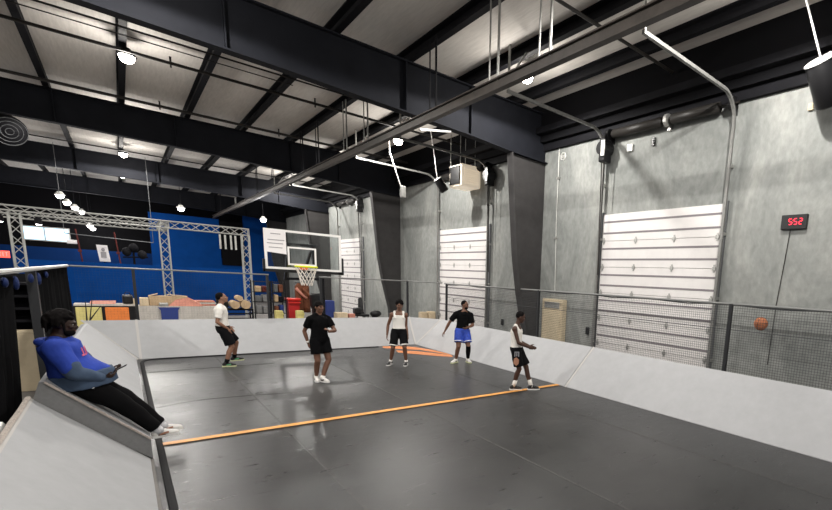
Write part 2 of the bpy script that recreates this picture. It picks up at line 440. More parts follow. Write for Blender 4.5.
# ------------------------------------------------------------------ the court
bm = new_bm(); box(bm, 0.105, 7.215, -6, 14.915, -0.004, 0.0)
tag(obj('court_mat', bm, M_mat), 'black rubber mat covering the whole court floor', 'floor mat')
bm = new_bm()
pts = [(0.185, -6, 0.036), (0.185, 14.30, 0.036), (0.20, 14.50, 0.036), (0.25, 14.65, 0.036), (0.34, 14.74, 0.036), (0.5, 14.79, 0.036), (0.9, 14.81, 0.036), (5.9, 14.83, 0.036)]
for off, r in ((0, 0.035),):
    tube(bm, pts, r, 8)
bmesh.ops.scale(bm, vec=(1, 1, 0.35), verts=bm.verts[:])
tag(obj('edge_strip', bm, M_edge), 'black edging strip along the left and back foot of the pads', 'edging')
bm = new_bm(); box(bm, 0.2, 7.22, 7.56, 7.68, 0.013, 0.016)
tag(obj('tape_line', bm, M_orange), 'orange tape line running straight across the middle of the court', 'floor line')
def flat(name, outer, label):
    bm = new_bm(); poly(bm, [(x, y, 0.004) for x, y in outer], 0.003)
    bmesh.ops.triangulate(bm, faces=[f for f in bm.faces if len(f.verts) > 4])
    return tag(obj(name, bm, M_orangered), label, 'floor line')
flat('arc_line', [(6.05, 14.86), (6.55, 14.80), (6.95, 14.35), (7.18, 13.5), (7.22, 12.52), (7.16, 12.44), (7.01, 13.06), (6.79, 13.75), (6.33, 14.16), (5.94, 14.56)], 'outer orange floor stripe curving across the back right court corner')
flat('arc_line', [(6.09, 13.92), (6.63, 13.52), (6.93, 12.92), (7.17, 12.36), (7.05, 12.11), (6.69, 12.47), (6.36, 12.97), (5.98, 13.52)], 'inner orange floor stripe nearer the middle of the court')
M_crease = mat('mat_crease', (0.026, 0.026, 0.026), 0.42, spec=0.35)
M_seam = mat('mat_seam', (0.075, 0.074, 0.072), 0.5, var=0.5, scale=9)
for i, x in enumerate((1.60, 3.73, 5.88)):
    bm = new_bm(); box(bm, x-0.011, x+0.011, -6, 14.6, 0.0, 0.0025)
    tag(obj('mat_seam', bm, M_seam), ['left', 'middle', 'right'][i]+' of the three faint lengthwise seams in the black mat', 'seam')
for lab, pts, w in (('straight faint dark crease across the mat behind the white shirted person', [(0.26, 13.06), (1.5, 13.10), (2.6, 13.14)], 0.05), ('faint dark curved crease across the left middle of the mat', [(0.25, 9.72), (0.55, 9.88), (0.9, 9.98), (1.6, 9.9), (2.2, 9.75)], 0.05)):
    bm = new_bm()
    for p, q in zip(pts, pts[1:]): bar(bm, (*p, 0.0017), (*q, 0.0017), w, 0.003, (0, 0, 1))
    tag(obj('mat_crease', bm, M_crease), lab, 'crease')

# sloped pads round the court: 45 degrees, top edge 0.88 high
def pad(name, label, quad, depth=0.05, end=None, seams=()):
    """quad: bottom-left, bottom-right, top-right, top-left (or a triangle), counter-clockwise seen from the court"""
    t = empty(name, label, 'wall pad', (sum(p[0] for p in quad)/len(quad), sum(p[1] for p in quad)/len(quad), 0))
    q = [V(p) for p in quad]; n = (q[1]-q[0]).cross(q[-1]-q[0]).normalized()
    bm = new_bm(); poly(bm, q, depth, -n); bmesh.ops.bevel(bm, geom=bm.edges[:], offset=0.012, segments=2, affect='EDGES')
    part('cushion', bm, M_pad, t)
    for a, b in seams:
        bm = new_bm(); a = V(a)+n*0.003; b = V(b)+n*0.003; bar(bm, a, b, 0.05, 0.006, n); part('seam_strip', bm, M_padlight, t)
    return t
ZT = 0.88
pad('sloped_pad', 'long light grey sloped pad at the front right, below the nearest dock door', [(7.22, 7.40, 0), (7.22, -6, 0), (8.12, -6, ZT), (8.12, 7.40, ZT)], seams=[((7.22, 7.38, 0), (8.12, 7.38, ZT))])
pad('sloped_pad', 'light grey sloped pad on the right beyond the orange line', [(7.22, 14.88, 0), (7.22, 7.42, 0), (8.12, 7.42, ZT), (8.12, 14.75, ZT)])
pad('sloped_pad', 'light grey triangular corner pad between the back and right pads', [(7.22, 14.90, 0.005), (8.13, 14.80, ZT), (7.42, 15.82, ZT)], seams=[((7.22, 14.90, 0.005), (8.13, 14.80, ZT)), ((7.22, 14.90, 0.005), (7.42, 15.82, ZT))])
pad('sloped_pad', 'wide light grey sloped pad along the back of the court under the hoop', [(0.17, 14.92, 0), (7.20, 14.92, 0), (7.40, 15.82, ZT), (0.17, 15.82, ZT)], seams=[((0.18, 14.92, 0), (0.18, 15.82, ZT))])
pad('sloped_pad', 'narrow light grey pad filling the back left corner of the court', [(0.166, 14.92, 0), (0.166, 15.82, ZT), (-0.78, 15.82, ZT)], seams=[((0.13, 14.92, 0.0), (-0.78, 15.82, ZT))])
# left side: the near pad is low, the far one is thicker with a grey end face
pad('sloped_pad', 'large light grey sloped pad at the front left corner', [(0.085, -4, 0), (0.085, 7.14, 0), (-0.80, 7.14, ZT), (-0.80, -4, ZT)], seams=[((-0.79, -4, ZT-0.01), (-0.79, 7.12, ZT-0.01))])
t = empty('raised_pad', 'thick sloped pad with dark grey end that the man in blue leans on', 'wall pad', (-0.3, 11, 0))
def lift(y): return 0.25+(0.03-0.25)*(y-7.15)/(14.9-7.15)
ya, yb = 7.15, 14.90
prof = lambda y: [(0.10, y, 0.0), (0.10, y, lift(y)), (-0.68, y, ZT-0.10+lift(y)), (-0.72, y, ZT-0.10+lift(y)), (-0.80, y, ZT-0.1)]
A, B = prof(ya), [(x, yb+(0.10-x), z) for x, y, z in prof(yb)]
bm = new_bm(); va = [bm.verts.new(p) for p in A]; vb = [bm.verts.new(p) for p in B]; bm.faces.new(va[::-1]); bm.faces.new(vb)
for i in range(5):
    bm.faces.new((va[i], va[(i+1) % 5], vb[(i+1) % 5], vb[i]))
part('cushion', bm, M_pad, t)
bm = new_bm(); poly(bm, [(p[0], ya-0.006, p[2]) for p in A], 0.004, (0, 1, 0)); part('end_face', bm, M_padend, t)
bm = new_bm(); bar(bm, (0.10, ya-0.012, lift(ya)), (-0.68, ya-0.012, ZT-0.10+lift(ya)), 0.02, 0.025, (0, 1, 0)); part('piping', bm, M_padtrim, t)
bm = new_bm(); tube(bm, [(-0.80, -4+i*0.5, ZT+0.005+0.01*random.random()) for i in range(23)]+[(-0.80, 7.1, ZT)], 0.022, 6)
tag(obj('frayed_edging', bm, M_padtrim), 'frayed beige edging along the top of the front left pad', 'edging')

# net fence round the court
def post(bm, x, y, z0=0, z1=2.13, w=0.06): box(bm, x-w/2, x+w/2, y-w/2, y+w/2, z0, z1)
FX, FY = 8.20, 15.90
t = empty('net_fence', 'black mesh net fence with steel posts along the right side of the court', 'fence', (FX, 5, 0))
bm = new_bm(); tube(bm, [(FX, -6, 2.13), (FX, 14.70, 2.13)], 0.022, 8); part('top_rail', bm, M_fencerail, t)
for y in (-2.0, 4.08, 9.6, 14.55):
    bm = new_bm(); post(bm, FX, y) ; part('post', bm, M_fence, t)
def net(bm, p0, p1, z0, z1, step, w, z_sag=0.0):
    p0 = V(p0); p1 = V(p1); L = (p1-p0).length; n = int(L/step); d = (p1-p0).normalized(); s = V((-d.y, d.x, 0))
    for i in range(n+1):
        p = p0+d*(i*step)
        vs = [bm.verts.new(p+d*a+V((0, 0, z))) for z in (z0, z1) for a in (-w/2, w/2)]
        bm.faces.new((vs[0], vs[1], vs[3], vs[2]))
    m = int((z1-z0)/step)
    for j in range(m+1):
        z = z0+j*step
        vs = [bm.verts.new(p+s*0.001+V((0, 0, z+a))) for p in (p0, p1) for a in (-w/2, w/2)]
        bm.faces.new((vs[0], vs[1], vs[3], vs[2]))
bm = new_bm(); net(bm, (FX, -1, 0), (FX, 14.6, 0), 0.80, 2.12, 0.045, 0.0055)
o = part('netting', bm, M_net, t); o['kind'] = 'stuff'
bm = new_bm(); tube(bm, [(FX, y*0.5, 2.105+0.02*math.sin(y*1.7)) for y in range(-4, 30)], 0.012, 5); part('net_binding', bm, M_net, t)
bm = new_bm(); tube(bm, [(FX, -1, 1.66), (FX, 5, 1.655), (FX, 14.5, 1.66)], 0.008, 5); part('tension_wire', bm, M_net, t)
t = empty('net_fence', 'steel fence rail and posts behind the back pad below the hoop', 'fence', (3, FY, 0))
bm = new_bm(); tube(bm, [(-0.87, FY, 2.15), (3.14, FY, 2.15)], 0.020, 8); part('top_rail', bm, M_fencerail, t)
bm = new_bm(); tube(bm, [(4.50, FY, 2.15), (7.42, FY, 2.15), (FX-0.03, 14.80, 2.15)], 0.020, 8); part('top_rail', bm, M_fencerail, t)
for x, y in ((0.22, FY), (3.10, FY), (4.54, FY), (7.40, FY)):
    bm = new_bm(); post(bm, x, y); part('post', bm, M_fence, t)
for xa, xb in ((-0.8, 3.1), (4.54, 7.4)):
    bm = new_bm(); net(bm, (xa, FY, 0), (xb, FY, 0), 0.9, 2.12, 0.06, 0.0013); o = part('netting', bm, M_net, t); o['kind'] = 'stuff'
t = empty('net_fence', 'left fence of pale rail and dark post beside the seated man', 'fence', (-0.92, 7.3, 0))
bm = new_bm(); tube(bm, [(-0.90, -3, 2.15), (-0.90, FY, 2.15)], 0.030, 8); part('top_rail', bm, M_galvlight, t)
for y in (10.2, 3.6):
    bm = new_bm(); box(bm, -1.0, -0.90, y-0.07, y+0.07, 0, 2.13); part('post', bm, M_fence, t)
for i, (y, l) in enumerate(((6.5, 0.1), (7.0, 0.16), (7.6, 0.12), (8.3, 0.18), (9.6, 0.14), (10.4, 0.2), (11.4, 0.12))):
    bm = new_bm(); ellipsoid(bm, (-0.90, y, 2.10-l/2), (V((1, 0, 0)), V((0, 1, 0)), V((0, 0, 1))), (0.03, 0.07, l*0.45), 8, 6); part('cloth_tie', bm, M_tie, t, True)
def curtain(label, y0, y1, x, z0, z1, lean=0.0):
    bm = new_bm(); n = max(8, int((y1-y0)/0.05)); rows = []
    for z in (z0, (z0+z1)/2, z1):
        rows.append([bm.verts.new((x+0.045*math.sin(i*0.9+z)+0.02*math.sin(i*0.37), y0+(y1-y0-lean*(z1-z)/(z1-z0))*i/n, z)) for i in range(n+1)])
    for r0, r1 in zip(rows, rows[1:]):
        for i in range(n): bm.faces.new((r0[i], r0[i+1], r1[i+1], r1[i]))
    tag(obj('curtain', bm, M_curtain, True), label, 'curtain')
curtain('black curtain hanging behind the seated man up to the back corner', 10.4, 15.80, -0.95, 0.2, 2.12)
curtain('black curtain at the left edge of the picture in front of the gap', 3.7, 8.7, -0.97, 0.1, 2.08, 1.0)
# things seen through the gap between the curtains
bm = new_bm(); box(bm, -2.0, -1.14, 12.0, 12.15, 0, 1.0, 0.01); box(bm, -2.0, -1.14, 12.0, 12.4, 1.0, 1.04)
tag(obj('counter', bm, M_tan), 'beige counter seen through the gap left of the seated man', 'counter')
bm = new_bm()
for i in range(4): box(bm, -2.1, -1.14, 12.6+i*0.02, 13.1, 1.15+0.22*i, 1.19+0.22*i)
for x in (-2.1, -1.18): box(bm, x, x+0.04, 12.6, 12.7, 0, 2.0)
box(bm, -2.1, -1.14, 13.1, 13.12, 0, 2.0)
tag(obj('shelf_rack', bm, M_steel), 'dark shelf rack seen through the gap left of the seated man', 'shelf')
bm = new_bm(); tube(bm, [(-0.875, 5.4+0.1*i, 0.85+0.02*math.sin(i*2)) for i in range(8)], 0.035, 7)
tag(obj('plastic_bundle', bm, M_galvlight, True), 'grey plastic bundle on the ground beside the front left pad', 'bundle')

# ------------------------------------------------------------------ basketball hoop on the back fence
BY = 16.2
t = empty('basketball_hoop', 'glass basketball hoop with white border and yellow rim behind the back pad', 'basketball hoop', (4.2, 17.0, 0))
def sc(x): return x
X0, X1, Z0, Z1 = 3.13, 5.28, 2.33, 3.50
bm = new_bm(); box(bm, X0, X1, BY, BY+0.012, Z0, Z1); part('backboard_glass', bm, M_glass, t)
bm = new_bm(); w = 0.065
for a in ((X0, X1, Z0, Z0+w), (X0, X1, Z1-w, Z1), (X0, X0+w, Z0+w, Z1-w), (X1-w, X1, Z0+w, Z1-w)): box(bm, a[0], a[1], BY-0.012, BY+0.02, a[2], a[3])
part('board_border', bm, M_white, t)
bm = new_bm(); w = 0.05; a0, a1, c0, c1 = 3.73, 4.53, 2.47, 3.02
for a in ((a0, a1, c0, c0+w), (a0, a1, c1-w, c1), (a0, a0+w, c0+w, c1-w), (a1-w, a1, c0+w, c1-w)): box(bm, a[0], a[1], BY-0.006, BY-0.001, a[2], a[3])
part('target_square', bm, M_white, t)
bm = new_bm(); box(bm, X1-0.10, X1+0.06, BY-0.03, BY+0.06, Z0-0.09, Z0, 0.01); box(bm, X1, X1+0.06, BY-0.03, BY+0.06, Z0, Z0+0.45, 0.01); box(bm, X1-1.1, X1, BY-0.03, BY+0.06, Z0-0.09, Z0-0.005, 0.01)
box(bm, X0-0.06, X0, BY-0.03, BY+0.06, Z0-0.09, Z0+0.28, 0.01); box(bm, X0-0.06, X1-1.1, BY-0.03, BY+0.06, Z0-0.09, Z0-0.005, 0.01)
part('edge_padding', bm, M_blackgloss, t)
RC = V((4.12, BY-0.42, 2.44)); RR = 0.29
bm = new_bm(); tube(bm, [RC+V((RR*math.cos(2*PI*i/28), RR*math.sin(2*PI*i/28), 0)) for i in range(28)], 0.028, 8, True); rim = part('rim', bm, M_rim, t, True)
bm = new_bm(); box(bm, RC.x-0.12, RC.x+0.12, BY-0.20, BY, RC.z-0.10, RC.z+0.03, 0.01); bar(bm, (RC.x-0.1, BY-0.1, RC.z-0.05), (RC.x-0.18, RC.y+0.14, RC.z), 0.03); bar(bm, (RC.x+0.1, BY-0.1, RC.z-0.05), (RC.x+0.18, RC.y+0.14, RC.z), 0.03)
part('rim_bracket', bm, M_rimred, rim)
bm = new_bm(); N = 12
def npt(i, j):
    f = j/5; rr = RR*(1-0.50*f**0.8); a = 2*PI*(i+0.5*(j % 2))/N; return RC+V((rr*math.cos(a), rr*math.sin(a), -0.02-0.54*f))
for i in range(N):
    for j in range(5):
        for di in ((0, -1) if j % 2 == 0 else (0, 1)):
            tube(bm, [npt(i, j), npt(i+di, j+1)], 0.012, 4)
part('hoop_net', bm, M_cord, rim)
bm = new_bm(); box(bm, 3.68, 4.56, BY+0.05, BY+0.16, 3.06, 3.14, 0.01); bar(bm, (3.8, BY+0.1, 3.1), (3.9, 17.4, 2.0), 0.07); bar(bm, (4.45, BY+0.1, 3.1), (4.4, 17.4, 2.0), 0.07); bar(bm, (3.8, BY+0.08, 3.1), (3.8, BY+0.08, 2.42), 0.05); bar(bm, (4.45, BY+0.08, 3.1), (4.45, BY+0.08, 2.42), 0.05)
part('support_arm', bm, M_blackgloss, t)
bm = new_bm(); box(bm, 4.96, 5.08, 17.35, 17.50, 0, 2.1, 0.015); box(bm, 4.7, 5.2, 17.1, 17.8, 0, 0.2, 0.03); bar(bm, (3.9, 17.42, 2.03), (5.05, 17.42, 2.06), 0.08); part('stand', bm, M_steel, t)
t = empty('notice_sheet', 'white paper notice taped on the upper left of the backboard', 'notice', (3.37, BY-0.02, 2.79))
bm = new_bm(); poly(bm, [(3.12, BY-0.015, 3.49), (3.12, BY-0.015, 2.83), (3.70, BY-0.015, 2.78), (3.70, BY-0.015, 3.46)], 0.002, (0, 1, 0)); part('sheet', bm, M_paper, t)
for z, a, b in ((3.36, 3.30, 3.56), (3.18, 3.22, 3.66), (3.08, 3.2, 3.62), (2.96, 3.24, 3.6)):
    bm = new_bm(); box(bm, a, b, BY-0.019, BY-0.016, z-0.012, z+0.012); part('print_line', bm, M_ink, t)

# ------------------------------------------------------------------ hanging from the roof
t = empty('hanging_rail', 'long dark rail hung under the roof along the whole hall', 'rail', (4.8, 15, 5.45))
bm = new_bm(); bar(bm, (4.8, -2, 5.46), (4.8, 39.5, 5.46), 0.11, 0.03); bar(bm, (4.8, -2, 5.54), (4.8, 39.5, 5.54), 0.02, 0.14); bar(bm, (4.8, -2, 5.62), (4.8, 39.5, 5.62), 0.11, 0.02)
part('rail_beam', bm, M_rail, t)
for y in (2.6, 5.6, 6.9, 9.0, 12.5, 14.0, 16.5, 18.2, 22.5, 25.5, 31.0, 36.0):
    bm = new_bm(); bar(bm, (4.8, y, 5.6), (4.8, y, 6.95), 0.03, 0.03); bar(bm, (4.8, y+0.25, 5.6), (4.8, y+0.25, 6.95), 0.02, 0.02)
    part('hanger_rod', bm, M_galv if int(y*2) % 3 else M_steel, t)
bm = new_bm(); bar(bm, (5.0, 10.1, 5.5), (5.9, 10.35, 5.72), 0.04); part('brace', bm, M_galv, t)

# sprinkler and conduit runs across the purlins
for label, y, z, r, m, x0, x1 in (
        ('black sprinkler pipe crossing the first roof bay nearest the camera', 6.2, 6.80, 0.03, M_pipe, -9, 8.7),
        ('thin black pipe crossing the roof just beyond the first deep beam', 12.0, 6.86, 0.016, M_pipe, -9, 8.7),
        ('thin black conduit crossing the middle roof bay above the lamp', 13.4, 6.85, 0.02, M_pipe, -9, 6),
        ('thick black pipe crossing the middle roof bay below the lamp', 14.6, 6.80, 0.035, M_pipe, -9, 8.7),
        ('black sprinkler pipe crossing the roof just before the second deep beam', 18.6, 6.78, 0.04, M_pipe, -9, 8.7),
        ('black pipe crossing the roof between the second and third beams', 23.0, 6.82, 0.035, M_pipe, -9, 8.7),
        ('grey conduit crossing the roof near the third deep beam', 27.6, 6.85, 0.025, M_pipe, -9, 8.7),
        ('pale conduit crossing the roof at the top right of the picture', 5.4, 6.88, 0.015, M_galv, 3.2, 5.2),
        ('second thin black conduit close beside the middle bay lamp', 13.9, 6.87, 0.012, M_pipe, -9, 3.5)):
    t = empty('roof_pipe', label, 'pipe', ((x0+x1)/2, y, z))
    bm = new_bm(); tube(bm, [(x0, y, z), (x1, y, z)], r, 8); part('pipe_run', bm, m, t)
    if r > 0.025:
        for i in range(int((x1-x0)/3)):
            x = x0+1.2+i*3
            bm = new_bm(); lathe(bm, (x, y, z+r), [(0.02, 0), (0.02, 0.09), (0.03, 0.10)], 8); bar(bm, (x, y, z), (x, y, z-0.09), 0.03); part('sprinkler_head', bm, m, t)

def light(name, loc, energy, radius, col=(1, 0.95, 0.87), parent=None):
    l = bpy.data.lights.new(name, 'POINT'); l.energy = energy; l.shadow_soft_size = radius; l.color = col
    o = bpy.data.objects.new(name, l); COL.objects.link(o); o.location = loc
    if parent: o.parent = parent; o.location = V(loc)-V(parent.location)
    return o

# high bay lamps: one built, the rest copied
def make_lamp(loc, label, top, far=False):
    t = empty('pendant_lamp', label, 'lamp', loc, 'far lamps' if far else 'high bay lamps')
    x, y, z = loc
    bm = new_bm(); lathe(bm, loc, [(0.05, 0.20), (0.08, 0.19), (0.10, 0.14), (0.12, 0.12), (0.17, 0.05), (0.18, 0.04), (0.15, 0.035)], 18)
    part('housing', bm, M_steel if not far else M_galvlight, t, True)
    bm = new_bm(); lathe(bm, loc, [(0.03, -0.11), (0.08, -0.09), (0.12, -0.045), (0.135, 0.01), (0.135, 0.036), (0.1, 0.05)], 18)
    part('lens', bm, M_lampfar if far else M_lamp, t, True)
    bm = new_bm(); tube(bm, [(x, y, z+0.19), (x, y, top)], 0.012, 6); part('stem', bm, M_steel, t)
    return t
def copy_tree(o, parent=None, loc=None, label=None):
    c = o.copy(); COL.objects.link(c)
    if parent: c.parent = parent
    if loc: c.location = loc
    if label: c['label'] = label
    for ch in list(o.children): copy_tree(ch, c)
    return c
lamp_spots = [
    ((0.47, 14.8, 6.72), 'glowing high bay lamp nearest the camera on the left, under the roof'),
    ((0.47, 27.9, 6.74), 'glowing high bay lamp beyond the second deep roof beam on the left'),
    ((0.47, 34.6, 6.72), 'small glowing lamp beyond the third deep roof beam on the left'),
    ((6.80, 8.68, 6.74), 'glowing lamp at the upper right, just above the hanging rail'),
    ((6.70, 15.0, 6.50), 'glowing lamp beneath the first deep beam, near the hanging rail'),
    ((6.66, 28.15, 6.74), 'glowing lamp at the far end of the hall above the basketball hoop')]
proto = None
LE, LU = 490, 72
def lamp_light(loc, k=1.0):
    l = bpy.data.lights.new('lamp_light', 'SPOT'); l.energy = LE*k; l.spot_size = math.radians(172); l.spot_blend = 0.12; l.shadow_soft_size = 0.045; l.color = (1, 0.965, 0.92)
    o = bpy.data.objects.new('lamp_light', l); COL.objects.link(o); o.location = V(loc)-V((0, 0, 0.16))
    light('deck_fill_light', V(loc)-V((0, 0, 0.35)), LU*k, 0.15, (1, 0.95, 0.89))  # extra point light added below each lamp to brighten the roof deck
for loc, label in lamp_spots:
    proto = make_lamp(loc, label, 6.95) if proto is None else copy_tree(proto, None, loc, label)
    lamp_light(loc)
proto = None
for loc, label in (((-1.69, 30.8, 5.0), 'first and nearest of the receding white lamps at the far left'), ((-1.67, 34.3, 5.0), 'second of the receding white lamps at the far left'),
                   ((-1.53, 37.0, 5.0), 'third of the receding white lamps at the far left'), ((-1.40, 39.8, 5.0), 'fourth of the receding white lamps at the far left'),
                   ((-1.14, 40.9, 4.3), 'fifth receding white lamp, just above the far window'), ((-1.12, 44.3, 4.3), 'last and smallest of the receding white lamps at the far left'),
                   ((2.41, 30.3, 5.0), 'single white lamp in front of the blue partition above the truss'), ((5.75, 29.6, 4.85), 'white lamp hanging above the paper notice and hoop')):
    proto = make_lamp(loc, label, 7.0, True) if proto is None else copy_tree(proto, None, loc, label)
    light('lamp_light', (loc[0], loc[1], loc[2]-0.3), 120, 0.12, (1, 0.97, 0.95))
# lamps hidden by beams or out of frame; far left row added for fill
for loc in ((6.75, 3.2, 6.74), (6.75, -3.2, 6.74), (6.7, 21.6, 6.74), (0.47, 8.6, 6.72), (0.47, 2.4, 6.72), (0.47, -4.0, 6.72), (0.47, 21.4, 6.72), (-5.8, 2.4, 6.72), (-5.8, 8.6, 6.72), (-5.8, 15.0, 6.72), (-5.8, 24.0, 6.72)):
    copy_tree(bpy.data.objects['pendant_lamp'], None, loc, 'high bay lamp hidden by a beam or beyond the edge of the picture')
    lamp_light(loc)

# big drum fan at the left edge
t = empty('drum_fan', 'dark round fan with chrome guard hung at the left edge of the roof', 'fan', (-2.15, 22.2, 5.7))
bm = new_bm(); lathe(bm, (-2.15, 22.2, 6.0), [(0.42, -0.18), (0.44, -0.1), (0.44, 0.12), (0.36, 0.2)], 24, (0.4, -0.8, -0.35)); part('drum', bm, M_steel, t, True)
bm = new_bm()
for k in range(4):
    r = 0.09+0.1*k
    tube(bm, [V((-2.15, 22.2, 6.0))+V((0.4, -0.8, -0.35)).normalized()*0.2+frame_of((0.4, -0.8, -0.35))[0]*(r*math.cos(2*PI*i/20))+frame_of((0.4, -0.8, -0.35))[1]*(r*math.sin(2*PI*i/20)) for i in range(20)], 0.010, 5, True)
part('guard', bm, M_jamb, t)
bm = new_bm(); bar(bm, (-2.15, 22.3, 6.3), (-2.15, 22.3, 6.95), 0.05); part('bracket', bm, M_steel, t)

# hanging heater, speakers, arm lamp by the second door
t = empty('unit_heater', 'white box heater hanging beside the concrete wall above the middle door', 'heater', (8.45, 14.3, 5.35))
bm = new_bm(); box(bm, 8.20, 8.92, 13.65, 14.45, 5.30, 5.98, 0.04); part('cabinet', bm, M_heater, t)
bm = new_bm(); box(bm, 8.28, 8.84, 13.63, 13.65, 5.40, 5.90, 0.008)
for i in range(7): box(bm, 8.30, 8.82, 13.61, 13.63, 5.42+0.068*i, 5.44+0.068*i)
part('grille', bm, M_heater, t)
bm = new_bm(); box(bm, 8.16, 8.20, 13.75, 14.35, 5.36, 5.92, 0.01); part('side_vent', bm, M_blackgloss, t)
bm = new_bm()
for x in (8.2, 8.75):
    for y in (13.75, 14.35): tube(bm, [(x, y, 5.97), (x, y, 6.95)], 0.012, 5)
part('hanger_rod', bm, M_galv, t)
def can_speaker(c, d, label, cord_to, r=0.17, l=0.5):
    c = V(c); d = V(d).normalized()
    t = empty('can_speaker', label, 'speaker', c)
    bm = new_bm(); lathe(bm, c, [(r*0.9, -0.0), (r, 0.03), (r, l-0.03), (r*0.92, l)], 20, d); part('can', bm, M_blackgloss, t, True)
    bm = new_bm(); lathe(bm, c-d*0.012, [(r*0.9, 0.0), (r*1.04, 0.015), (r*1.04, 0.03)], 20, d); part('end_cap', bm, M_white, t)
    bm = new_bm(); tube(bm, [c-d*0.01, c+(V(cord_to)-c)*0.5+V((0.01, 0, 0)), V(cord_to)], 0.016, 6); part('cord', bm, M_white, t)
can_speaker((7.80, 14.5, 5.52), (0.55, -0.1, -0.75), 'black can with white cap hanging beside the white heater', (7.55, 14.5, 6.95), 0.14, 0.44)
can_speaker((8.25, 3.10, 6.02), (0.55, -0.15, -0.75), 'black can with white cap at the top right edge on a white cord', (7.35, 3.25, 6.95), 0.24, 0.7)
t = empty('arm_lamp', 'small grey lamp on a slanted rod in front of the black column', 'lamp', (6.95, 15.4, 4.88))
bm = new_bm(); tube(bm, [(6.56, 15.4, 6.9), (6.60, 15.4, 6.2), (6.95, 15.4, 5.25)], 0.02, 6); part('rod', bm, M_galvlight, t)
bm = new_bm(); box(bm, 6.95, 7.11, 15.32, 15.48, 4.88, 5.26, 0.03); part('lamp_head', bm, M_galv, t)

# ------------------------------------------------------------------ on the right wall
t = empty('wall_clock', 'black digital wall clock with red figures 5:52 on the concrete wall', 'clock', (8.96, 3.45, 3.55))
bm = new_bm(); box(bm, 8.93, 8.998, 3.22, 3.67, 3.53, 3.79, 0.01); part('case', bm, M_blackgloss, t)
SEG = {'5': 'afgcd', '2': 'abged'}
def digit(bm, ch, yc, zc, w, h):
    xf = 8.924
    segs = dict(a=(0, h, 1), g=(0, 0, 1), d=(0, -h, 1), f=(-1, h/2, 0), b=(1, h/2, 0), e=(-1, -h/2, 0), c=(1, -h/2, 0))
    for s_ in SEG[ch]:
        u, v, hor = segs[s_]
        y = yc-u*w; z = zc+v
        if hor: box(bm, xf, xf+0.005, y-w*0.85, y+w*0.85, z-0.006, z+0.006)
        else: box(bm, xf, xf+0.005, y-0.006, y+0.006, z-h*0.42, z+h*0.42)
for ch, yc in (('5', 3.505), ('5', 3.415), ('2', 3.325)):
    bm = new_bm(); digit(bm, ch, yc, 3.665, 0.024, 0.05); part('figure', bm, M_ledred, t)
bm = new_bm()
for z in (3.645, 3.69): box(bm, 8.924, 8.929, 3.455, 3.465, z-0.006, z+0.006)
part('colon', bm, M_ledred, t)
bm = new_bm(); tube(bm, [(8.97, 3.50, 3.54), (8.98, 3.53, 3.0), (8.985, 3.585, 2.13), (8.985, 3.60, 1.0)], 0.008, 6); part('cable', bm, M_pipe, t)
t = empty('wall_cabinet', 'tan metal cabinet on the wall between the black column and nearest door', 'cabinet', (8.9, 9.7, 0))
bm = new_bm(); box(bm, 8.82, 8.998, 9.30, 10.15, 0.0, 1.90, 0.015); part('case', bm, M_tan, t)
bm = new_bm(); box(bm, 8.81, 8.82, 9.42, 10.04, 1.64, 1.82, 0.01); part('dark_label', bm, M_galv, t)
bm = new_bm(); box(bm, 8.80, 8.82, 9.36, 10.09, 0.3, 1.58, 0.008); box(bm, 8.79, 8.80, 9.42, 9.45, 0.9, 1.1); part('cabinet_door', bm, M_tan, t)
for nm, lab, y, z, w, h, m in (('wall_outlet', 'black outlet low on the wall left of the nearest door', 8.44, 1.13, 0.10, 0.2, M_blackgloss), ('wall_outlet', 'small black outlet on the wall right of the middle door', 12.3, 1.0, 0.10, 0.2, M_blackgloss),
                           ('junction_box', 'small metal box high on the wall at the right edge', 3.43, 5.6, 0.09, 0.12, M_tan), ('wall_plate', 'small pale plate on the wall above the nearest door', 7.42, 5.58, 0.16, 0.16, M_galvlight),
                           ('wall_sensor', 'small black sensor above the nearest dock door', 6.75, 5.6, 0.08, 0.18, M_blackgloss), ('wall_ring', 'small round fitting high on the wall right of the first black column', 9.75, 5.75, 0.16, 0.16, M_galvlight)):
    bm = new_bm()
    if nm == 'wall_ring': tube(bm, [(8.985, y+0.09*math.cos(2*PI*i/16), z+0.09*math.sin(2*PI*i/16)) for i in range(16)], 0.02, 6, True); box(bm, 8.98, 8.999, y-0.04, y+0.04, z-0.04, z+0.04)
    else: box(bm, 8.95, 8.999, y-w/2, y+w/2, z-h/2, z+h/2, 0.01); box(bm, 8.94, 8.95, y-w/4, y+w/4, z-h/4, z+h/4, 0.004)
    tag(obj(nm, bm, m), lab, nm.replace('_', ' '))
t = empty('conduit', 'thin pale conduit running down the wall between column and nearest door', 'pipe', (8.97, 9.85, 2.1))
bm = new_bm(); tube(bm, [(8.97, 9.9, 6.1), (8.97, 9.88, 4), (8.97, 9.80, 2.05)], 0.012, 6); part('pipe_run', bm, M_galvlight, t)
for z in (5.2, 3.6): 
    bm = new_bm(); box(bm, 8.94, 8.999, 9.83, 9.93, z-0.03, z+0.03); part('clip', bm, M_galv, t)

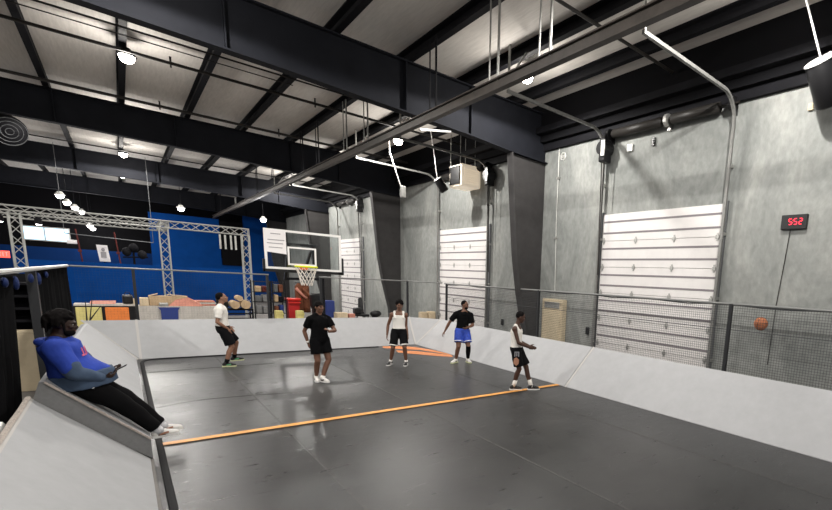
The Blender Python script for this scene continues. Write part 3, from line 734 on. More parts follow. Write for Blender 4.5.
# ------------------------------------------------------------------ truss rig at the far left
def box_truss(bm, p, q, s, bay, up):
    p = V(p); q = V(q); a, b = frame_of(q-p, up); L = (q-p).length; n = max(2, round(L/bay)); d = (q-p)/n
    cs = [a*(i*s/2)+b*(j*s/2) for i, j in ((-1, -1), (1, -1), (1, 1), (-1, 1))]
    for c in cs: tube(bm, [p+c, q+c], 0.021, 6)
    for k in range(n):
        for i in range(4):
            c0, c1 = cs[i], cs[(i+1) % 4]
            if k % 2: c0, c1 = c1, c0
            tube(bm, [p+d*k+c0, p+d*(k+1)+c1], 0.012, 4)
    for k in (0, n):
        for i in range(4): tube(bm, [p+d*k+cs[i], p+d*k+cs[(i+1) % 4]], 0.016, 4)
t = empty('truss_rig', 'silver box truss frame standing in front of the blue partition', 'truss', (0.8, 24, 0))
for nm, p, q in (('front_beam', (-3.6, 24, 3.80), (4.08, 24, 3.80)), ('rear_beam', (-3.4, 26.6, 3.80), (1.55, 26.6, 3.80)), ('side_beam', (1.38, 24.2, 3.80), (1.38, 26.5, 3.80))):
    bm = new_bm(); box_truss(bm, p, q, 0.26, 0.32, (0, 0, 1)); part(nm, bm, M_truss, t)
for x, y in ((-2.42, 24), (1.32, 24), (3.96, 24)):
    bm = new_bm(); box_truss(bm, (x, y, 0.02), (x, y, 3.66), 0.26, 0.32, (0, 1, 0)); part('post', bm, M_truss, t)
for x in (3.36, 3.54, 3.74, 3.9):
    bm = new_bm(); tube(bm, [(x-0.2, 24.6, 3.64), (x-0.2, 24.6, 3.05)], 0.035, 8)
    bm2 = bm; tag(obj('hanging_tube', bm2, M_galvlight), 'short white tube, one of four hanging at the right end of the truss', 'tube', 'tubes under the truss')
for x, y in ((-3.1, 24.05), (-2.75, 24.05), (-1.9, 24.0)):
    t = empty('stage_light', 'small bright stage light clamped under the left truss beam', 'stage light', (x, y, 3.4), 'stage lights under the truss')
    bm = new_bm(); lathe(bm, (x, y, 3.38), [(0.06, 0), (0.09, 0.05), (0.09, 0.2), (0.04, 0.24)], 12); part('housing', bm, M_steel, t)
    bm = new_bm(); lathe(bm, (x, y, 3.37), [(0.055, 0), (0.075, 0.02)], 12); part('lens', bm, M_lampfar, t)
for x in (-0.97, -0.06):
    bm = new_bm(); tube(bm, [(x*1.35, 30, 3.6), (x*1.35+0.1, 30, 2.2)], 0.025, 6); box(bm, x*1.35-0.0, x*1.35+0.12, 29.95, 30.05, 2.62, 2.72)
    tag(obj('hanging_strap', bm, M_maroon), 'dark red strap hanging below the far window' if x < -0.5 else 'dark red strap hanging left of the figure poster', 'strap')
t = empty('poster', 'small white poster with a dark figure standing in front of the far wall', 'poster', (-0.5, 30, 0))
bm = new_bm(); poly(bm, [(-0.72, 30, 2.98), (-0.66, 30, 2.25), (-0.30, 30, 2.25), (-0.36, 30, 2.98)], 0.02, (0, 1, 0)); part('sheet', bm, M_paper, t)
bm = new_bm(); tube(bm, [(-0.5, 30.06, 0), (-0.5, 30.06, 2.9)], 0.03, 6); box(bm, -0.75, -0.25, 29.9, 30.3, 0, 0.04); part('easel', bm, M_black, t)
bm = new_bm(); ellipsoid(bm, (-0.51, 29.985, 2.78), (V((1, 0, 0)), V((0, 1, 0)), V((0, 0, 1))), (0.06, 0.008, 0.08), 10, 6); box(bm, -0.60, -0.42, 29.98, 29.99, 2.42, 2.68); part('figure_print', bm, M_ink, t)
t = empty('exit_sign', 'small red lit exit sign at the far left edge', 'sign', (-3.5, 30, 2.15))
bm = new_bm(); box(bm, -3.75, -3.30, 30, 30.08, 2.20, 2.48, 0.01); part('case', bm, M_exit, t)
LET = {'E': [((0, 0), (0, 2)), ((0, 0), (1, 0)), ((0, 1), (0.8, 1)), ((0, 2), (1, 2))], 'X': [((0, 0), (1, 2)), ((0, 2), (1, 0))], 'I': [((0.5, 0), (0.5, 2))], 'T': [((0, 2), (1, 2)), ((0.5, 0), (0.5, 2))]}
bm = new_bm()
for i, ch in enumerate('EXIT'):
    for (a, b), (c, d) in LET[ch]:
        bar(bm, (-3.70+0.095*i+a*0.065, 29.99, 2.26+b*0.075), (-3.70+0.095*i+c*0.065, 29.99, 2.26+d*0.075), 0.016)
part('lettering', bm, M_paper, t)
bm = new_bm(); box(bm, -1.62, -1.30, 30, 30.03, 2.95, 3.12, 0.008); box(bm, -1.60, -1.32, 29.99, 30.0, 2.97, 3.10)
tag(obj('wall_sign', bm, M_paper), 'small white sign under the far window', 'sign')
bm = new_bm(); tube(bm, [(-1.6, 29, 3.35), (1.2, 29, 3.22)], 0.02, 6); tube(bm, [(-1.6, 29, 3.35), (-1.6, 29, 6.95)], 0.01, 5); tube(bm, [(1.2, 29, 3.22), (1.2, 29, 6.95)], 0.01, 5)
tag(obj('crossbar', bm, M_jamb), 'thin pale bar crossing below the far window', 'bar')
t = empty('silhouette_rig', 'dark stand with round black heads behind the truss, right of the poster', 'stand', (0.5, 30, 2))
bm = new_bm(); tube(bm, [(0.5, 30, 0), (0.5, 30, 2.9)], 0.04, 6); tube(bm, [(0.12, 30, 2.5), (1.0, 30, 2.55)], 0.04, 6); box(bm, 0.3, 0.7, 29.8, 30.2, 0, 0.04); part('stand_pole', bm, M_black, t)
for x, z in ((0.27, 2.75), (0.52, 2.95), (0.80, 2.65)):
    bm = new_bm(); ellipsoid(bm, (x, 30, z), (V((1, 0, 0)), V((0, 1, 0)), V((0, 0, 1))), (0.17, 0.14, 0.2), 12, 8); part('head', bm, M_steel, t, True)


# ------------------------------------------------------------------ things stacked behind the back pad
def block(name, label, cat, m, x0, x1, y0, y1, z0, z1, bev=0.015, group=None):
    bm = new_bm(); box(bm, x0, x1, y0, y1, z0, z1, bev); return tag(obj(name, bm, m), label, cat, group)
t = empty('foam_pit_wall', 'low padded wall with yellow and orange panels behind the back left pad', 'padded wall', (-0.4, 19.2, 0))
bm = new_bm(); box(bm, -1.08, 0.28, 19.03, 19.4, 0, 0.99, 0.01); part('core', bm, M_blackgloss, t)
bm = new_bm(); box(bm, -1.03, -0.50, 18.97, 19.04, 0.06, 0.96, 0.02); part('yellow_panel', bm, M_yellow, t)
bm = new_bm(); box(bm, -0.43, 0.08, 18.97, 19.04, 0.06, 0.96, 0.02); part('orange_panel', bm, M_ovinyl, t)
bm = new_bm(); box(bm, -1.06, 0.24, 19.0, 19.6, 0.995, 1.05, 0.01); part('top_ledge', bm, M_cloth, t)
bm = new_bm(); poly(bm, [(-0.74, 19.1, 1.052), (-0.2, 19.05, 1.06), (-0.18, 19.5, 1.13), (-0.72, 19.5, 1.12)], 0.02)
tag(obj('folded_sheet', bm, M_pink), 'folded pinkish sheet lying on the ledge above the yellow and orange panels', 'sheet')
bm = new_bm(); box(bm, -0.04, 0.20, 19.1, 19.45, 1.052, 1.32, 0.05); tube(bm, [(0.0, 19.2, 1.3), (0.05, 19.2, 1.40), (0.13, 19.2, 1.40), (0.16, 19.2, 1.3)], 0.012, 6)
tag(obj('bag', bm, M_blackgloss), 'black bag standing on the right end of the padded wall ledge', 'bag')
t = empty('plant_stem', 'bare dark twig stems rising behind the seated man', 'plant', (-0.75, 16.9, 0))
bm = new_bm()
for a, b in (((-0.80, 16.9, 0.0), (-0.60, 16.9, 1.30)), ((-0.70, 16.9, 0.75), (-0.45, 16.9, 1.15)), ((-0.74, 16.9, 0.6), (-0.72, 16.9, 1.25))): tube(bm, [a, b], [0.02, 0.008], 6)
part('stem', bm, M_pipe, t)
t = empty('folding_table', 'long table under a pale cloth behind the back left of the court', 'table', (1.25, 19.3, 0))
bm = new_bm(); box(bm, 0.30, 2.25, 19.0, 19.7, 0.96, 1.0, 0.01); part('tabletop', bm, M_cloth, t)
for x in (0.36, 2.19):
    for y in (19.06, 19.64):
        bm = new_bm(); tube(bm, [(x, y, 0), (x, y, 0.96)], 0.02, 6); part('leg', bm, M_steel, t)
bm = new_bm(); n = 40; r0 = []; r1 = []
for i in range(n+1):
    x = 0.28+1.98*i/n; r0.append(bm.verts.new((x, 18.985+0.012*math.sin(i*1.3), 0.999))); r1.append(bm.verts.new((x, 18.97+0.03*math.sin(i*1.3), 0.12)))
for i in range(n): bm.faces.new((r0[i], r0[i+1], r1[i+1], r1[i]))
part('cloth_front', bm, M_cloth, t, True)
bm = new_bm(); poly(bm, [(0.74, 18.92, 0.97), (1.27, 18.92, 0.97), (1.22, 18.92, 0.88), (1.2, 18.92, 0.45), (0.80, 18.92, 0.45), (0.80, 18.92, 0.88)], 0.02, (0, 1, 0))
tag(obj('navy_cloth', bm, M_navy), 'dark blue cloth hanging over the front of the pale table', 'cloth')
block('cardboard_box', 'tall cardboard box at the left end of the pale table', 'box', M_cardlight, 0.34, 0.55, 19.1, 19.5, 1.002, 1.24)
bm = new_bm(); box(bm, 0.56, 1.50, 19.2, 19.6, 1.002, 1.30, 0.01); poly(bm, [(0.56, 19.2, 1.30), (0.56, 19.6, 1.30), (0.78, 19.6, 1.37), (0.78, 19.2, 1.37)], 0.008); poly(bm, [(1.5, 19.2, 1.30), (1.5, 19.6, 1.30), (1.0, 19.55, 1.35), (1.0, 19.25, 1.35)], 0.008)
tag(obj('cardboard_box', bm, M_card), 'wide open cardboard box in the middle of the pale table', 'box')
block('timber_board', 'upright pale timber board left of the pale table', 'board', M_cardlight, 0.20, 0.28, 19.1, 19.2, 0, 1.22, 0.005)
bm = new_bm(); poly(bm, [(1.0, 19.02, 1.012), (1.85, 19.0, 1.012), (1.8, 19.18, 1.10), (1.52, 19.18, 1.27), (1.2, 19.18, 1.20)], 0.02)
tag(obj('mat_sheet', bm, M_pink), 'salmon coloured mat leaning on the open cardboard box', 'mat')
for i, (lab, x0, x1, z) in enumerate((('flat salmon mat lowest of the three at the right end of the table', 1.55, 2.22, 1.004), ('middle flat mat of the three at the right end of the table', 1.62, 2.24, 1.06), ('topmost pale pink mat of the three at the right end of the table', 1.66, 2.2, 1.115))):
    block('flat_mat', lab, 'mat', [M_pink, M_cloth, M_pink][i], x0, x1, 19.22 if i < 9 else 0, 19.65, z, z+0.05, 0.012)
block('grey_tray', 'grey tray on the table before the cardboard box', 'tray', M_galv, 0.78, 1.0, 19.02, 19.18, 1.002, 1.10, 0.02)
# low cage with rolled tan mats
t = empty('wire_bench', 'low dark bench frame behind the white shirted person', 'bench', (2.85, 19.4, 0))
bm = new_bm()
for z in (0.55, 0.72, 0.86): box(bm, 2.35, 3.26, 19.1, 19.15, z, z+0.05)
for x in (2.35, 3.22):
    for y in (19.1, 19.6): box(bm, x, x+0.04, y, y+0.04, 0, 0.9)
box(bm, 2.35, 3.26, 19.1, 19.64, 0.88, 0.91); part('frame', bm, M_steel, t)
for i, (x, z, r, lab) in enumerate(((2.74, 1.05, 0.135, 'left tan rolled mat on the low dark bench'), (3.04, 1.06, 0.145, 'right tan rolled mat on the low dark bench'), (2.88, 1.27, 0.09, 'small tan roll on top of the two rolled mats'))):
    bm = new_bm(); tube(bm, [(x, 19.05, z), (x, 19.6, z)], r, 16); tube(bm, [(x, 19.03, z), (x, 19.06, z)], r*0.35, 10); tag(obj('rolled_mat', bm, M_card, False), lab, 'rolled mat')
t = empty('drum', 'dark round drum between the white shirted person and the rolled mats', 'drum', (2.42, 19.4, 0.91))
bm = new_bm(); lathe(bm, (2.42, 19.4, 0.911), [(0.15, 0), (0.17, 0.03), (0.17, 0.32), (0.14, 0.37)], 18); part('shell', bm, M_blackgloss, t, True)
# wire shelving with hanging gear
def rack(label, x0, x1, gear):
    t = empty('wire_shelving', label, 'shelving', ((x0+x1)/2, 19.3, 0)); y0, y1 = 19.05, 19.55
    for x in (x0, x1):
        for y in (y0, y1):
            bm = new_bm(); tube(bm, [(x, y, 0), (x, y, 1.9)], 0.022, 6); part('upright', bm, M_blackgloss, t)
    for z in (0.35, 0.75, 1.15, 1.5, 1.86):
        bm = new_bm()
        for i in range(6): bar(bm, (x0, y0+(y1-y0)*i/5, z), (x1, y0+(y1-y0)*i/5, z), 0.012)
        for i in range(5): bar(bm, (x0+(x1-x0)*i/4, y0, z), (x0+(x1-x0)*i/4, y1, z), 0.016)
        part('shelf', bm, M_blackgloss, t)
rack('left black wire shelving unit with gear behind the back pad', 3.30, 3.80, 0)
rack('right black wire shelving unit with gear left of the red bin', 3.86, 4.26, 0)
random.seed(11)
gm = [M_rust, M_steel, M_card, M_jamb, M_maroon, M_blackgloss, M_navy, M_padend]
names = ['rust', 'black', 'tan', 'dark grey', 'maroon', 'glossy black', 'navy', 'grey']
lv = ['second', 'third', 'fourth', 'top']
for (xa, xb, side) in ((3.34, 3.76, 'left'), (3.90, 4.22, 'right')):
    for li, z in enumerate((0.75, 1.15, 1.5)):
        for j in range(2):
            k = random.randrange(8); w_ = (xb-xa)/2; x0 = xa+j*w_+0.01; h = random.uniform(0.2, 0.31)
            bm = new_bm(); box(bm, x0, x0+w_-0.03, 19.1, 19.45, z+0.01, z+h, 0.03); tube(bm, [(x0+0.04, 19.09, z+h*0.7), (x0+w_/2, 19.07, z+h*0.55), (x0+w_-0.06, 19.09, z+h*0.7)], 0.01, 5)
            tag(obj('gear_bag', bm, gm[k]), '%s gear bag on the %s shelf of the %s wire shelving, %s one' % (names[k], lv[li], side, ['left', 'right'][j]), 'bag')
t = empty('red_bin', 'red plastic bin with lid standing behind the back pad under the hoop', 'bin', (4.53, 19.3, 0))
bm = new_bm(); lathe(bm, (4.53, 19.3, 0), [(0.20, 0), (0.22, 0.03), (0.26, 1.20), (0.26, 1.22)], 4); bmesh.ops.rotate(bm, verts=bm.verts[:], cent=(4.53, 19.3, 0), matrix=Matrix.Rotation(PI/4, 3, 'Z')); part('bin_body', bm, M_red, t)
bm = new_bm(); box(bm, 4.31, 4.76, 19.07, 19.53, 1.22, 1.30, 0.02); part('lid', bm, mat('red_lid', (0.7, 0.03, 0.02), 0.4), t)
bm = new_bm(); box(bm, 4.33, 4.74, 19.04, 19.08, 1.12, 1.16, 0.01); part('rim_band', bm, mat('red_lid', (0.7, 0.03, 0.02), 0.4), t)
for lab, x in (('small yellow crate left of the red bin', 3.82), ('small yellow crate right of the red bin', 4.46)):
    bm = new_bm(); box(bm, x-0.11, x+0.11, 18.0, 18.25, 0, 0.93, 0.02); box(bm, x-0.12, x+0.12, 17.98, 18.0, 0.80, 0.84); tag(obj('yellow_crate', bm, M_yellow), lab, 'crate')
# coat stand hung with rust jackets behind the black-shirted person
t = empty('coat_stand', 'coat stand hung with rust brown jackets behind the hoop net', 'coat stand', (5.0, 19.80, 0))
bm = new_bm(); tube(bm, [(5.0, 19.80, 0), (5.0, 19.80, 1.95)], 0.025, 8); tube(bm, [(4.75, 19.80, 1.85), (5.25, 19.80, 1.85)], 0.02, 6); box(bm, 4.75, 5.25, 19.55, 20.05, 0, 0.04, 0.01); part('stand', bm, M_blackgloss, t)
for x, m_, w_ in ((4.86, M_rust, 0.15), (5.08, M_rust, 0.14)):
    bm = new_bm(); rs = []
    for z, rx, ry in ((1.84, 0.04, 0.05), (1.72, w_, 0.10), (1.3, w_*0.95, 0.12), (0.75, w_*1.05, 0.13)): rs.append(ring(bm, V((x, 19.70, z)), V((1, 0, 0)), V((0, 1, 0)), rx, ry, 14))
    skin_rings(bm, rs); bmesh.ops.subdivide_edges(bm, edges=bm.edges[:], cuts=2, use_grid_fill=True); bm.normal_update(); fold(bm, 0.03, 6); j = part('jacket', bm, m_, t, True)
    bm = new_bm(); tube(bm, [(x-w_*0.8, 19.62, 1.66), (x+0.12, 19.53, 1.35), (x+0.22, 19.55, 1.28)], [0.05, 0.045, 0.04], 8); part('sleeve', bm, M_pink if x < 4.9 else m_, j, True)
bm = new_bm(); lathe(bm, (5.22, 18.72, 0.0), [(0.20, 0.0), (0.20, 0.95), (0.26, 1.05), (0.27, 1.45), (0.2, 1.52)], 14); tag(obj('covered_post', bm, M_blackgloss, False), 'black wrapped post beside the rust jackets', 'post')
block('blue_tub', 'dark blue tub behind the shoulder of the person all in black', 'tub', M_navy, 5.27, 5.58, 17.95, 18.25, 0, 1.30, 0.03)
block('pale_box', 'low pale yellow box right of the dark blue tub', 'box', M_cardlight, 5.48, 5.86, 17.45, 17.8, 0, 0.90, 0.02)
block('pink_box', 'low pinkish box beside the black folded chair', 'box', M_pink, 5.90, 6.12, 17.45, 17.7, 0, 0.86, 0.02)
# black folded chair and bag
t = empty('black_chair', 'black chair heaped with a bag behind the back pad by the dock door', 'chair', (6.4, 17.6, 0))
bm = new_bm(); box(bm, 6.14, 6.62, 17.4, 17.9, 0.76, 0.84, 0.03); part('seat', bm, M_blackgloss, t)
bm = new_bm(); poly(bm, [(6.38, 17.85, 0.82), (6.58, 17.85, 0.82), (6.56, 17.95, 1.36), (6.50, 17.95, 1.45), (6.42, 17.95, 1.38)], 0.06, (0, 1, 0)); part('backrest', bm, M_blackgloss, t)
for x in (6.18, 6.58):
    for y in (17.44, 17.86):
        bm = new_bm(); tube(bm, [(x, y, 0), (x, y, 0.77)], 0.02, 6); part('leg', bm, M_blackgloss, t)
bm = new_bm(); box(bm, 6.12, 6.36, 17.42, 17.75, 0.845, 1.08, 0.05); tag(obj('bag', bm, M_blackgloss), 'black square bag on the seat of the black chair', 'bag')
bm = new_bm(); ellipsoid(bm, (6.88, 17.5, 0.86), (V((1, 0, 0)), V((0, 1, 0)), V((0, 0, 1))), (0.22, 0.16, 0.13), 14, 8); ellipsoid(bm, (6.84, 17.5, 0.4), (V((1, 0, 0)), V((0, 1, 0)), V((0, 0, 1))), (0.18, 0.16, 0.40), 14, 8); tag(obj('sack', remesh(bm, 0.03, 1), M_blackgloss, True), 'soft black sack slumped right of the black chair', 'sack')
for i, (lab, x0, x1, z1) in enumerate((('left low tan foam block against the wall left of the middle door', 8.30, 8.58, 0.98), ('right low tan foam block beside the middle door', 8.62, 8.92, 1.0))):
    block('foam_block', lab, 'foam block', M_cardlight, x0, x1, 16.65, 16.9, 0, z1, 0.03)

# ------------------------------------------------------------------ people
def skin_mat(name, c): return mat(name, c, 0.5, var=0.08, scale=6, spec=0.35)
M_hair = mat('hair', (0.005, 0.004, 0.004), 0.85, spec=0.1)
M_eye = mat('eye', (0.32, 0.30, 0.29), 0.4); M_pupil = mat('pupil', (0.01, 0.008, 0.007), 0.2)
M_sole = mat('sole', (0.75, 0.74, 0.72), 0.6)

def ik(a, c, l1, l2, pole):
    a = V(a); c = V(c); d = c-a; L = d.length
    if L > (l1+l2)*0.995:
        k = L/((l1+l2)*0.995); l1 *= k; l2 *= k
    x = (l1*l1-l2*l2+L*L)/(2*L); h = math.sqrt(max(l1*l1-x*x, 0)); dn = d.normalized()
    p = V(pole); p = (p-dn*p.dot(dn))
    p = p.normalized() if p.length > 1e-6 else V((0, 0, 1))
    return a+dn*x+p*h

SECT = [(-0.13, .115, .085), (-0.02, .160, .108), (.12, .158, .108), (.32, .138, .100), (.52, .142, .102), (.70, .160, .112), (.84, .168, .106), (.93, .135, .085), (1.0, .062, .060)]
def sect_at(t):
    for (t0, a0, b0), (t1, a1, b1) in zip(SECT, SECT[1:]):
        if t <= t1: f = max(0, min(1, (t-t0)/(t1-t0))); return a0+(a1-a0)*f, b0+(b1-b0)*f
    return SECT[-1][1:]

class Figure: pass

def figure(label, P, C, Hd, F, HF, ankles, toes, wrists, skin, hair='short', bulk=1.0, belly=0.0, kpole=(None, None), epole=(None, None), handdir=(None, None), curl=0.5, palm=(None, None), hipw=0.09, shw=0.185):
    """P pelvis, C neck base, Hd head centre, F chest direction, HF face direction; pairs are (right, left)"""
    g = Figure(); P = V(P); C = V(C); Hd = V(Hd)
    U = (C-P).normalized(); F = V(F); TF = (F-U*F.dot(U)).normalized(); TR = TF.cross(U).normalized()
    g.P, g.C, g.U, g.TF, g.TR, g.bulk, g.belly = P, C, U, TF, TR, bulk, belly
    L = (C-P).length; g.L = L
    t = empty('person', label, 'person', (P.x, P.y, 0)); g.root = t
    bm = new_bm()
    def trings(bm, t0, t1, off=0.0, n=28, steps=12, kx=1.0, ky=1.0):
        rs = []
        for i in range(steps+1):
            tt = t0+(t1-t0)*i/steps; a, b = sect_at(tt)
            bel = belly*math.exp(-((tt-0.0)/0.36)**2)
            a = (a*bulk**0.9+off)*kx; b = (b*bulk**0.6+off+bel*0.6)*ky
            rs.append(ring(bm, P+U*(L*tt)+TF*bel*0.55, TR, TF, a, b, n))
        skin_rings(bm, rs)
    g.trings = trings
    trings(bm, -0.13, 1.0)
    g.hips = [P+TR*hipw*bulk**0.5, P-TR*hipw*bulk**0.5]
    g.sh = [C-U*0.078+TR*shw*bulk**0.5, C-U*0.078-TR*shw*bulk**0.5]
    g.ank = [V(a) for a in ankles]; g.wr = [V(a) for a in wrists]; g.toe = []
    g.kn = []; g.el = []
    lb = bulk**0.7
    for s in (0, 1):
        kp = V(kpole[s]) if kpole[s] is not None else V(F)
        g.kn.append(ik(g.hips[s], g.ank[s], 0.43, 0.41, kp))
        ep = V(epole[s]) if epole[s] is not None else (TR*(1 if s == 0 else -1)*0.6-V(F)*0.6-V((0, 0, 0.5)))
        g.el.append(ik(g.sh[s], g.wr[s], 0.30, 0.265, ep))
        h, k, a = g.hips[s], g.kn[s], g.ank[s]
        capsule(bm, h-U*0.01, h+(k-h)*0.45, 0.092*lb, 0.078*lb); capsule(bm, h+(k-h)*0.45, k, 0.078*lb, 0.056*lb)
        calf = k+(a-k)*0.34-V(F)*0.012
        capsule(bm, k, calf, 0.054*lb, 0.057*lb); capsule(bm, calf, a, 0.057*lb, 0.035*lb)
        td = V(toes[s]); td.normalize(); g.toe.append(td)
        capsule(bm, a-V((0, 0, 0.04))-td*0.03, a-V((0, 0, 0.062))+td*0.13, 0.036, 0.026)
        sh, e, w = g.sh[s], g.el[s], g.wr[s]
        ellipsoid(bm, sh, (TR, TF, U), (0.062*lb, 0.060*lb, 0.066*lb), 14, 9)
        capsule(bm, sh, e, 0.050*lb, 0.038*lb)
        fm = e+(w-e)*0.3; capsule(bm, e, fm, 0.038*lb, 0.040*lb); capsule(bm, fm, w, 0.040*lb, 0.025)
        # hand: palm, four fingers of different length with two bends, thumb from the side of the palm
        D = (w-e).normalized()
        if handdir[s] is not None: D = V(handdir[s]).normalized()
        pn = V(palm[s]) if palm[s] is not None else (TR*(-1 if s == 0 else 1))
        pn = (pn-D*pn.dot(D)).normalized(); sd = D.cross(pn).normalized()
        thumb_side = sd if sd.dot(V(F)+V((0, 0, 0.3))) > 0 else -sd
        pc = w+D*0.05
        ellipsoid(bm, pc, (D, sd, pn), (0.052, 0.042, 0.016), 14, 9)
        for fi, (o, fl, r) in enumerate(((0.031, 0.070, .0092), (0.011, 0.080, .0096), (-0.010, 0.074, .0092), (-0.030, 0.058, .0084))):
            b0 = pc+D*0.042+thumb_side*o
            c1 = curl*(0.8+0.15*fi); d1 = (D*math.cos(c1)+pn*math.sin(c1)); d2 = (D*math.cos(c1*2.1)+pn*math.sin(c1*2.1))
            m_ = b0+d1*fl*0.55; capsule(bm, b0-D*0.012, m_, r, r*0.95, 8, 2); capsule(bm, m_, m_+d2*fl*0.45, r*0.95, r*0.8, 8, 2)
        tb = pc-D*0.022+thumb_side*0.036; td_ = (thumb_side*0.75+D*0.75+pn*0.3).normalized()
        m_ = tb+td_*0.036; capsule(bm, tb, m_, 0.0115, 0.0105, 8, 2); capsule(bm, m_, m_+(td_*0.4+D*0.8).normalized()*0.03, 0.0105, 0.008, 8, 2)
    for s in (1, -1): capsule(bm, C-U*0.062+TR*s*shw*0.75*bulk**0.5, C+U*0.005+TR*s*0.035, 0.042*lb, 0.045*lb)
    # neck and head with a face
    HF = V(HF).normalized(); HU = ((Hd-C).normalized()*0.5+V((0, 0, 1))); HU = (HU-HF*HU.dot(HF)).normalized(); HR = HF.cross(HU).normalized()
    capsule(bm, C-U*0.03, Hd-HU*0.06-HF*0.015, 0.056*lb, 0.052*lb)
    if bulk > 1.1: ellipsoid(bm, C-U*0.02, (TR, TF, U), (0.15, 0.09, 0.07))
    hs = 1.0+0.10*max(0, bulk-1)
    ax = (HR, HF, HU)
    def hp(x, y, z): return Hd+HR*x*hs+HF*y*hs+HU*z*hs
    ellipsoid(bm, hp(0, -0.008, 0.02), ax, (0.074*hs, 0.095*hs, 0.100*hs), 24, 14)
    ellipsoid(bm, hp(0, 0.022, -0.045), ax, (0.060*hs, 0.068*hs, 0.068*hs), 20, 12)
    ellipsoid(bm, hp(0, 0.060, -0.092), ax, (0.030, 0.026, 0.024), 12, 8)
    ellipsoid(bm, hp(0, 0.082, 0.025), ax, (0.050, 0.018, 0.014), 12, 8)
    capsule(bm, hp(0, 0.088, 0.014), hp(0, 0.106, -0.022), 0.009, 0.014, 10, 3)
    ellipsoid(bm, hp(0, 0.096, -0.026), ax, (0.021, 0.014, 0.011), 12, 8)
    ellipsoid(bm, hp(0, 0.084, -0.055), ax, (0.026, 0.014, 0.010), 12, 8)
    ellipsoid(bm, hp(0, 0.082, -0.068), ax, (0.022, 0.013, 0.009), 12, 8)
    for s in (-1, 1):
        ellipsoid(bm, hp(s*0.042, 0.068, -0.018), ax, (0.024, 0.022, 0.02), 10, 8)
        ellipsoid(bm, hp(s*0.076, -0.008, -0.008), (HF, HR, HU), (0.020, 0.011, 0.032), 10, 8)
    body = part('body', remesh(bm, 0.0085, 2), skin, t, True); g.body = body
    for s in (-1, 1):
        bm = new_bm(); ellipsoid(bm, hp(s*0.031, 0.080, 0.005), ax, (0.012, 0.009, 0.006), 10, 6); e = part('eye', bm, M_eye, t, True)
        bm = new_bm(); ellipsoid(bm, hp(s*0.031, 0.0885, 0.005), ax, (0.006, 0.003, 0.006), 8, 6); part('pupil', bm, M_pupil, e, True)
        bm = new_bm(); capsule(bm, hp(s*0.017, 0.097, 0.026), hp(s*0.046, 0.086, 0.027), 0.005, 0.0035, 8, 2); part('eyebrow', bm, M_hair, t, True)
    bm = new_bm(); capsule(bm, hp(-0.02, 0.094, -0.061), hp(0.02, 0.094, -0.061), 0.003, 0.003, 8, 2); part('mouth', bm, mat('lips', (0.16, 0.05, 0.045), 0.5), t, True)
    g.hp, g.ax, g.hs = hp, ax, hs
    bm = new_bm()
    if hair == 'short':
        ellipsoid(bm, hp(0, -0.022, 0.036), ax, (0.079*hs, 0.094*hs, 0.096*hs), 24, 14)
    elif hair == 'curly':
        ellipsoid(bm, hp(0, -0.020, 0.045), ax, (0.088, 0.098, 0.100), 24, 14)
        for i in range(60):
            a = random.uniform(0, 2*PI); b = random.uniform(0.0, 1.35)
            ellipsoid(bm, hp(0.088*math.cos(a)*math.cos(b), -0.020+0.098*math.sin(a)*math.cos(b), 0.045+0.1*math.sin(b)), ax, (0.02, 0.02, 0.02), 8, 5)
    elif hair == 'durag':
        ellipsoid(bm, hp(0, -0.018, 0.034), ax, (0.083, 0.100, 0.100), 24, 14)
        capsule(bm, hp(0, -0.10, 0.0), hp(0.01, -0.125, -0.10), 0.03, 0.02)
        ellipsoid(bm, hp(0, 0.02, 0.05), ax, (0.080, 0.082, 0.022), 18, 8)
    elif hair == 'dreads':
        ellipsoid(bm, hp(0, -0.025, 0.045), ax, (0.092, 0.100, 0.100), 24, 14)
        for i in range(46):
            a = random.uniform(PI*0.86, PI*2.14); b = random.uniform(-0.1, 0.9)
            p0 = hp(0.085*math.cos(a)*math.cos(b), -0.03+0.095*math.sin(a)*math.cos(b), 0.05+0.09*math.sin(b))
            dr = V((p0-hp(0, -0.03, 0.04))).normalized()
            p1 = p0+dr*0.035+V((0, 0, -0.03)); p2 = p1+dr*0.012+V((0, 0, -random.uniform(0.05, 0.12)))
            capsule(bm, p0, p1, 0.016, 0.016, 8, 2); capsule(bm, p1, p2, 0.016, 0.011, 8, 2)
        for i in range(70):
            a = random.uniform(0, 2*PI); b = random.uniform(0.15, 1.4)
            ellipsoid(bm, hp(0.095*math.cos(a)*math.cos(b), -0.020+0.103*math.sin(a)*math.cos(b), 0.045+0.105*math.sin(b)), ax, (0.022, 0.022, 0.022), 8, 5)
    part('hair', remesh(bm, 0.010, 1), M_hair, t, True)
    return g

def cone(bm, p, q, r0, r1, n=20): 
    p = V(p); q = V(q); a, b = frame_of(q-p); skin_rings(bm, [ring(bm, p, a, b, r0, r0, n), ring(bm, q, a, b, r1, r1, n)])

def cloth(name, bm, m, g, vox=0.011, amp=0.006, sc=11):
    b = remesh(bm, vox, 2); b.normal_update(); fold(b, amp, sc); return part(name, b, m, g.root, True)

def tee(g, m, hem=-0.16, sleeve=0.62, off=0.022, name='t_shirt', rs=0.076, re=0.070):
    bm = new_bm(); g.trings(bm, hem, 0.95, off); lb = g.bulk**0.7
    rs *= lb; re *= lb
    for s in (0, 1):
        e = g.sh[s]+(g.el[s]-g.sh[s])*sleeve
        ellipsoid(bm, g.sh[s]-g.U*0.006, (g.TR, g.TF, g.U), (rs*0.95, rs*0.98, rs*0.95), 16, 10)
        cone(bm, g.sh[s], e, rs*0.98, re)
        capsule(bm, g.sh[s]+g.U*0.002, g.C-g.U*0.012+g.TR*(0.06 if s == 0 else -0.06), rs*0.82, 0.062*lb)
    cone(bm, g.C-g.U*0.09, g.C+g.U*0.004, 0.135*lb, 0.078*lb)
    return cloth(name, bm, m, g)

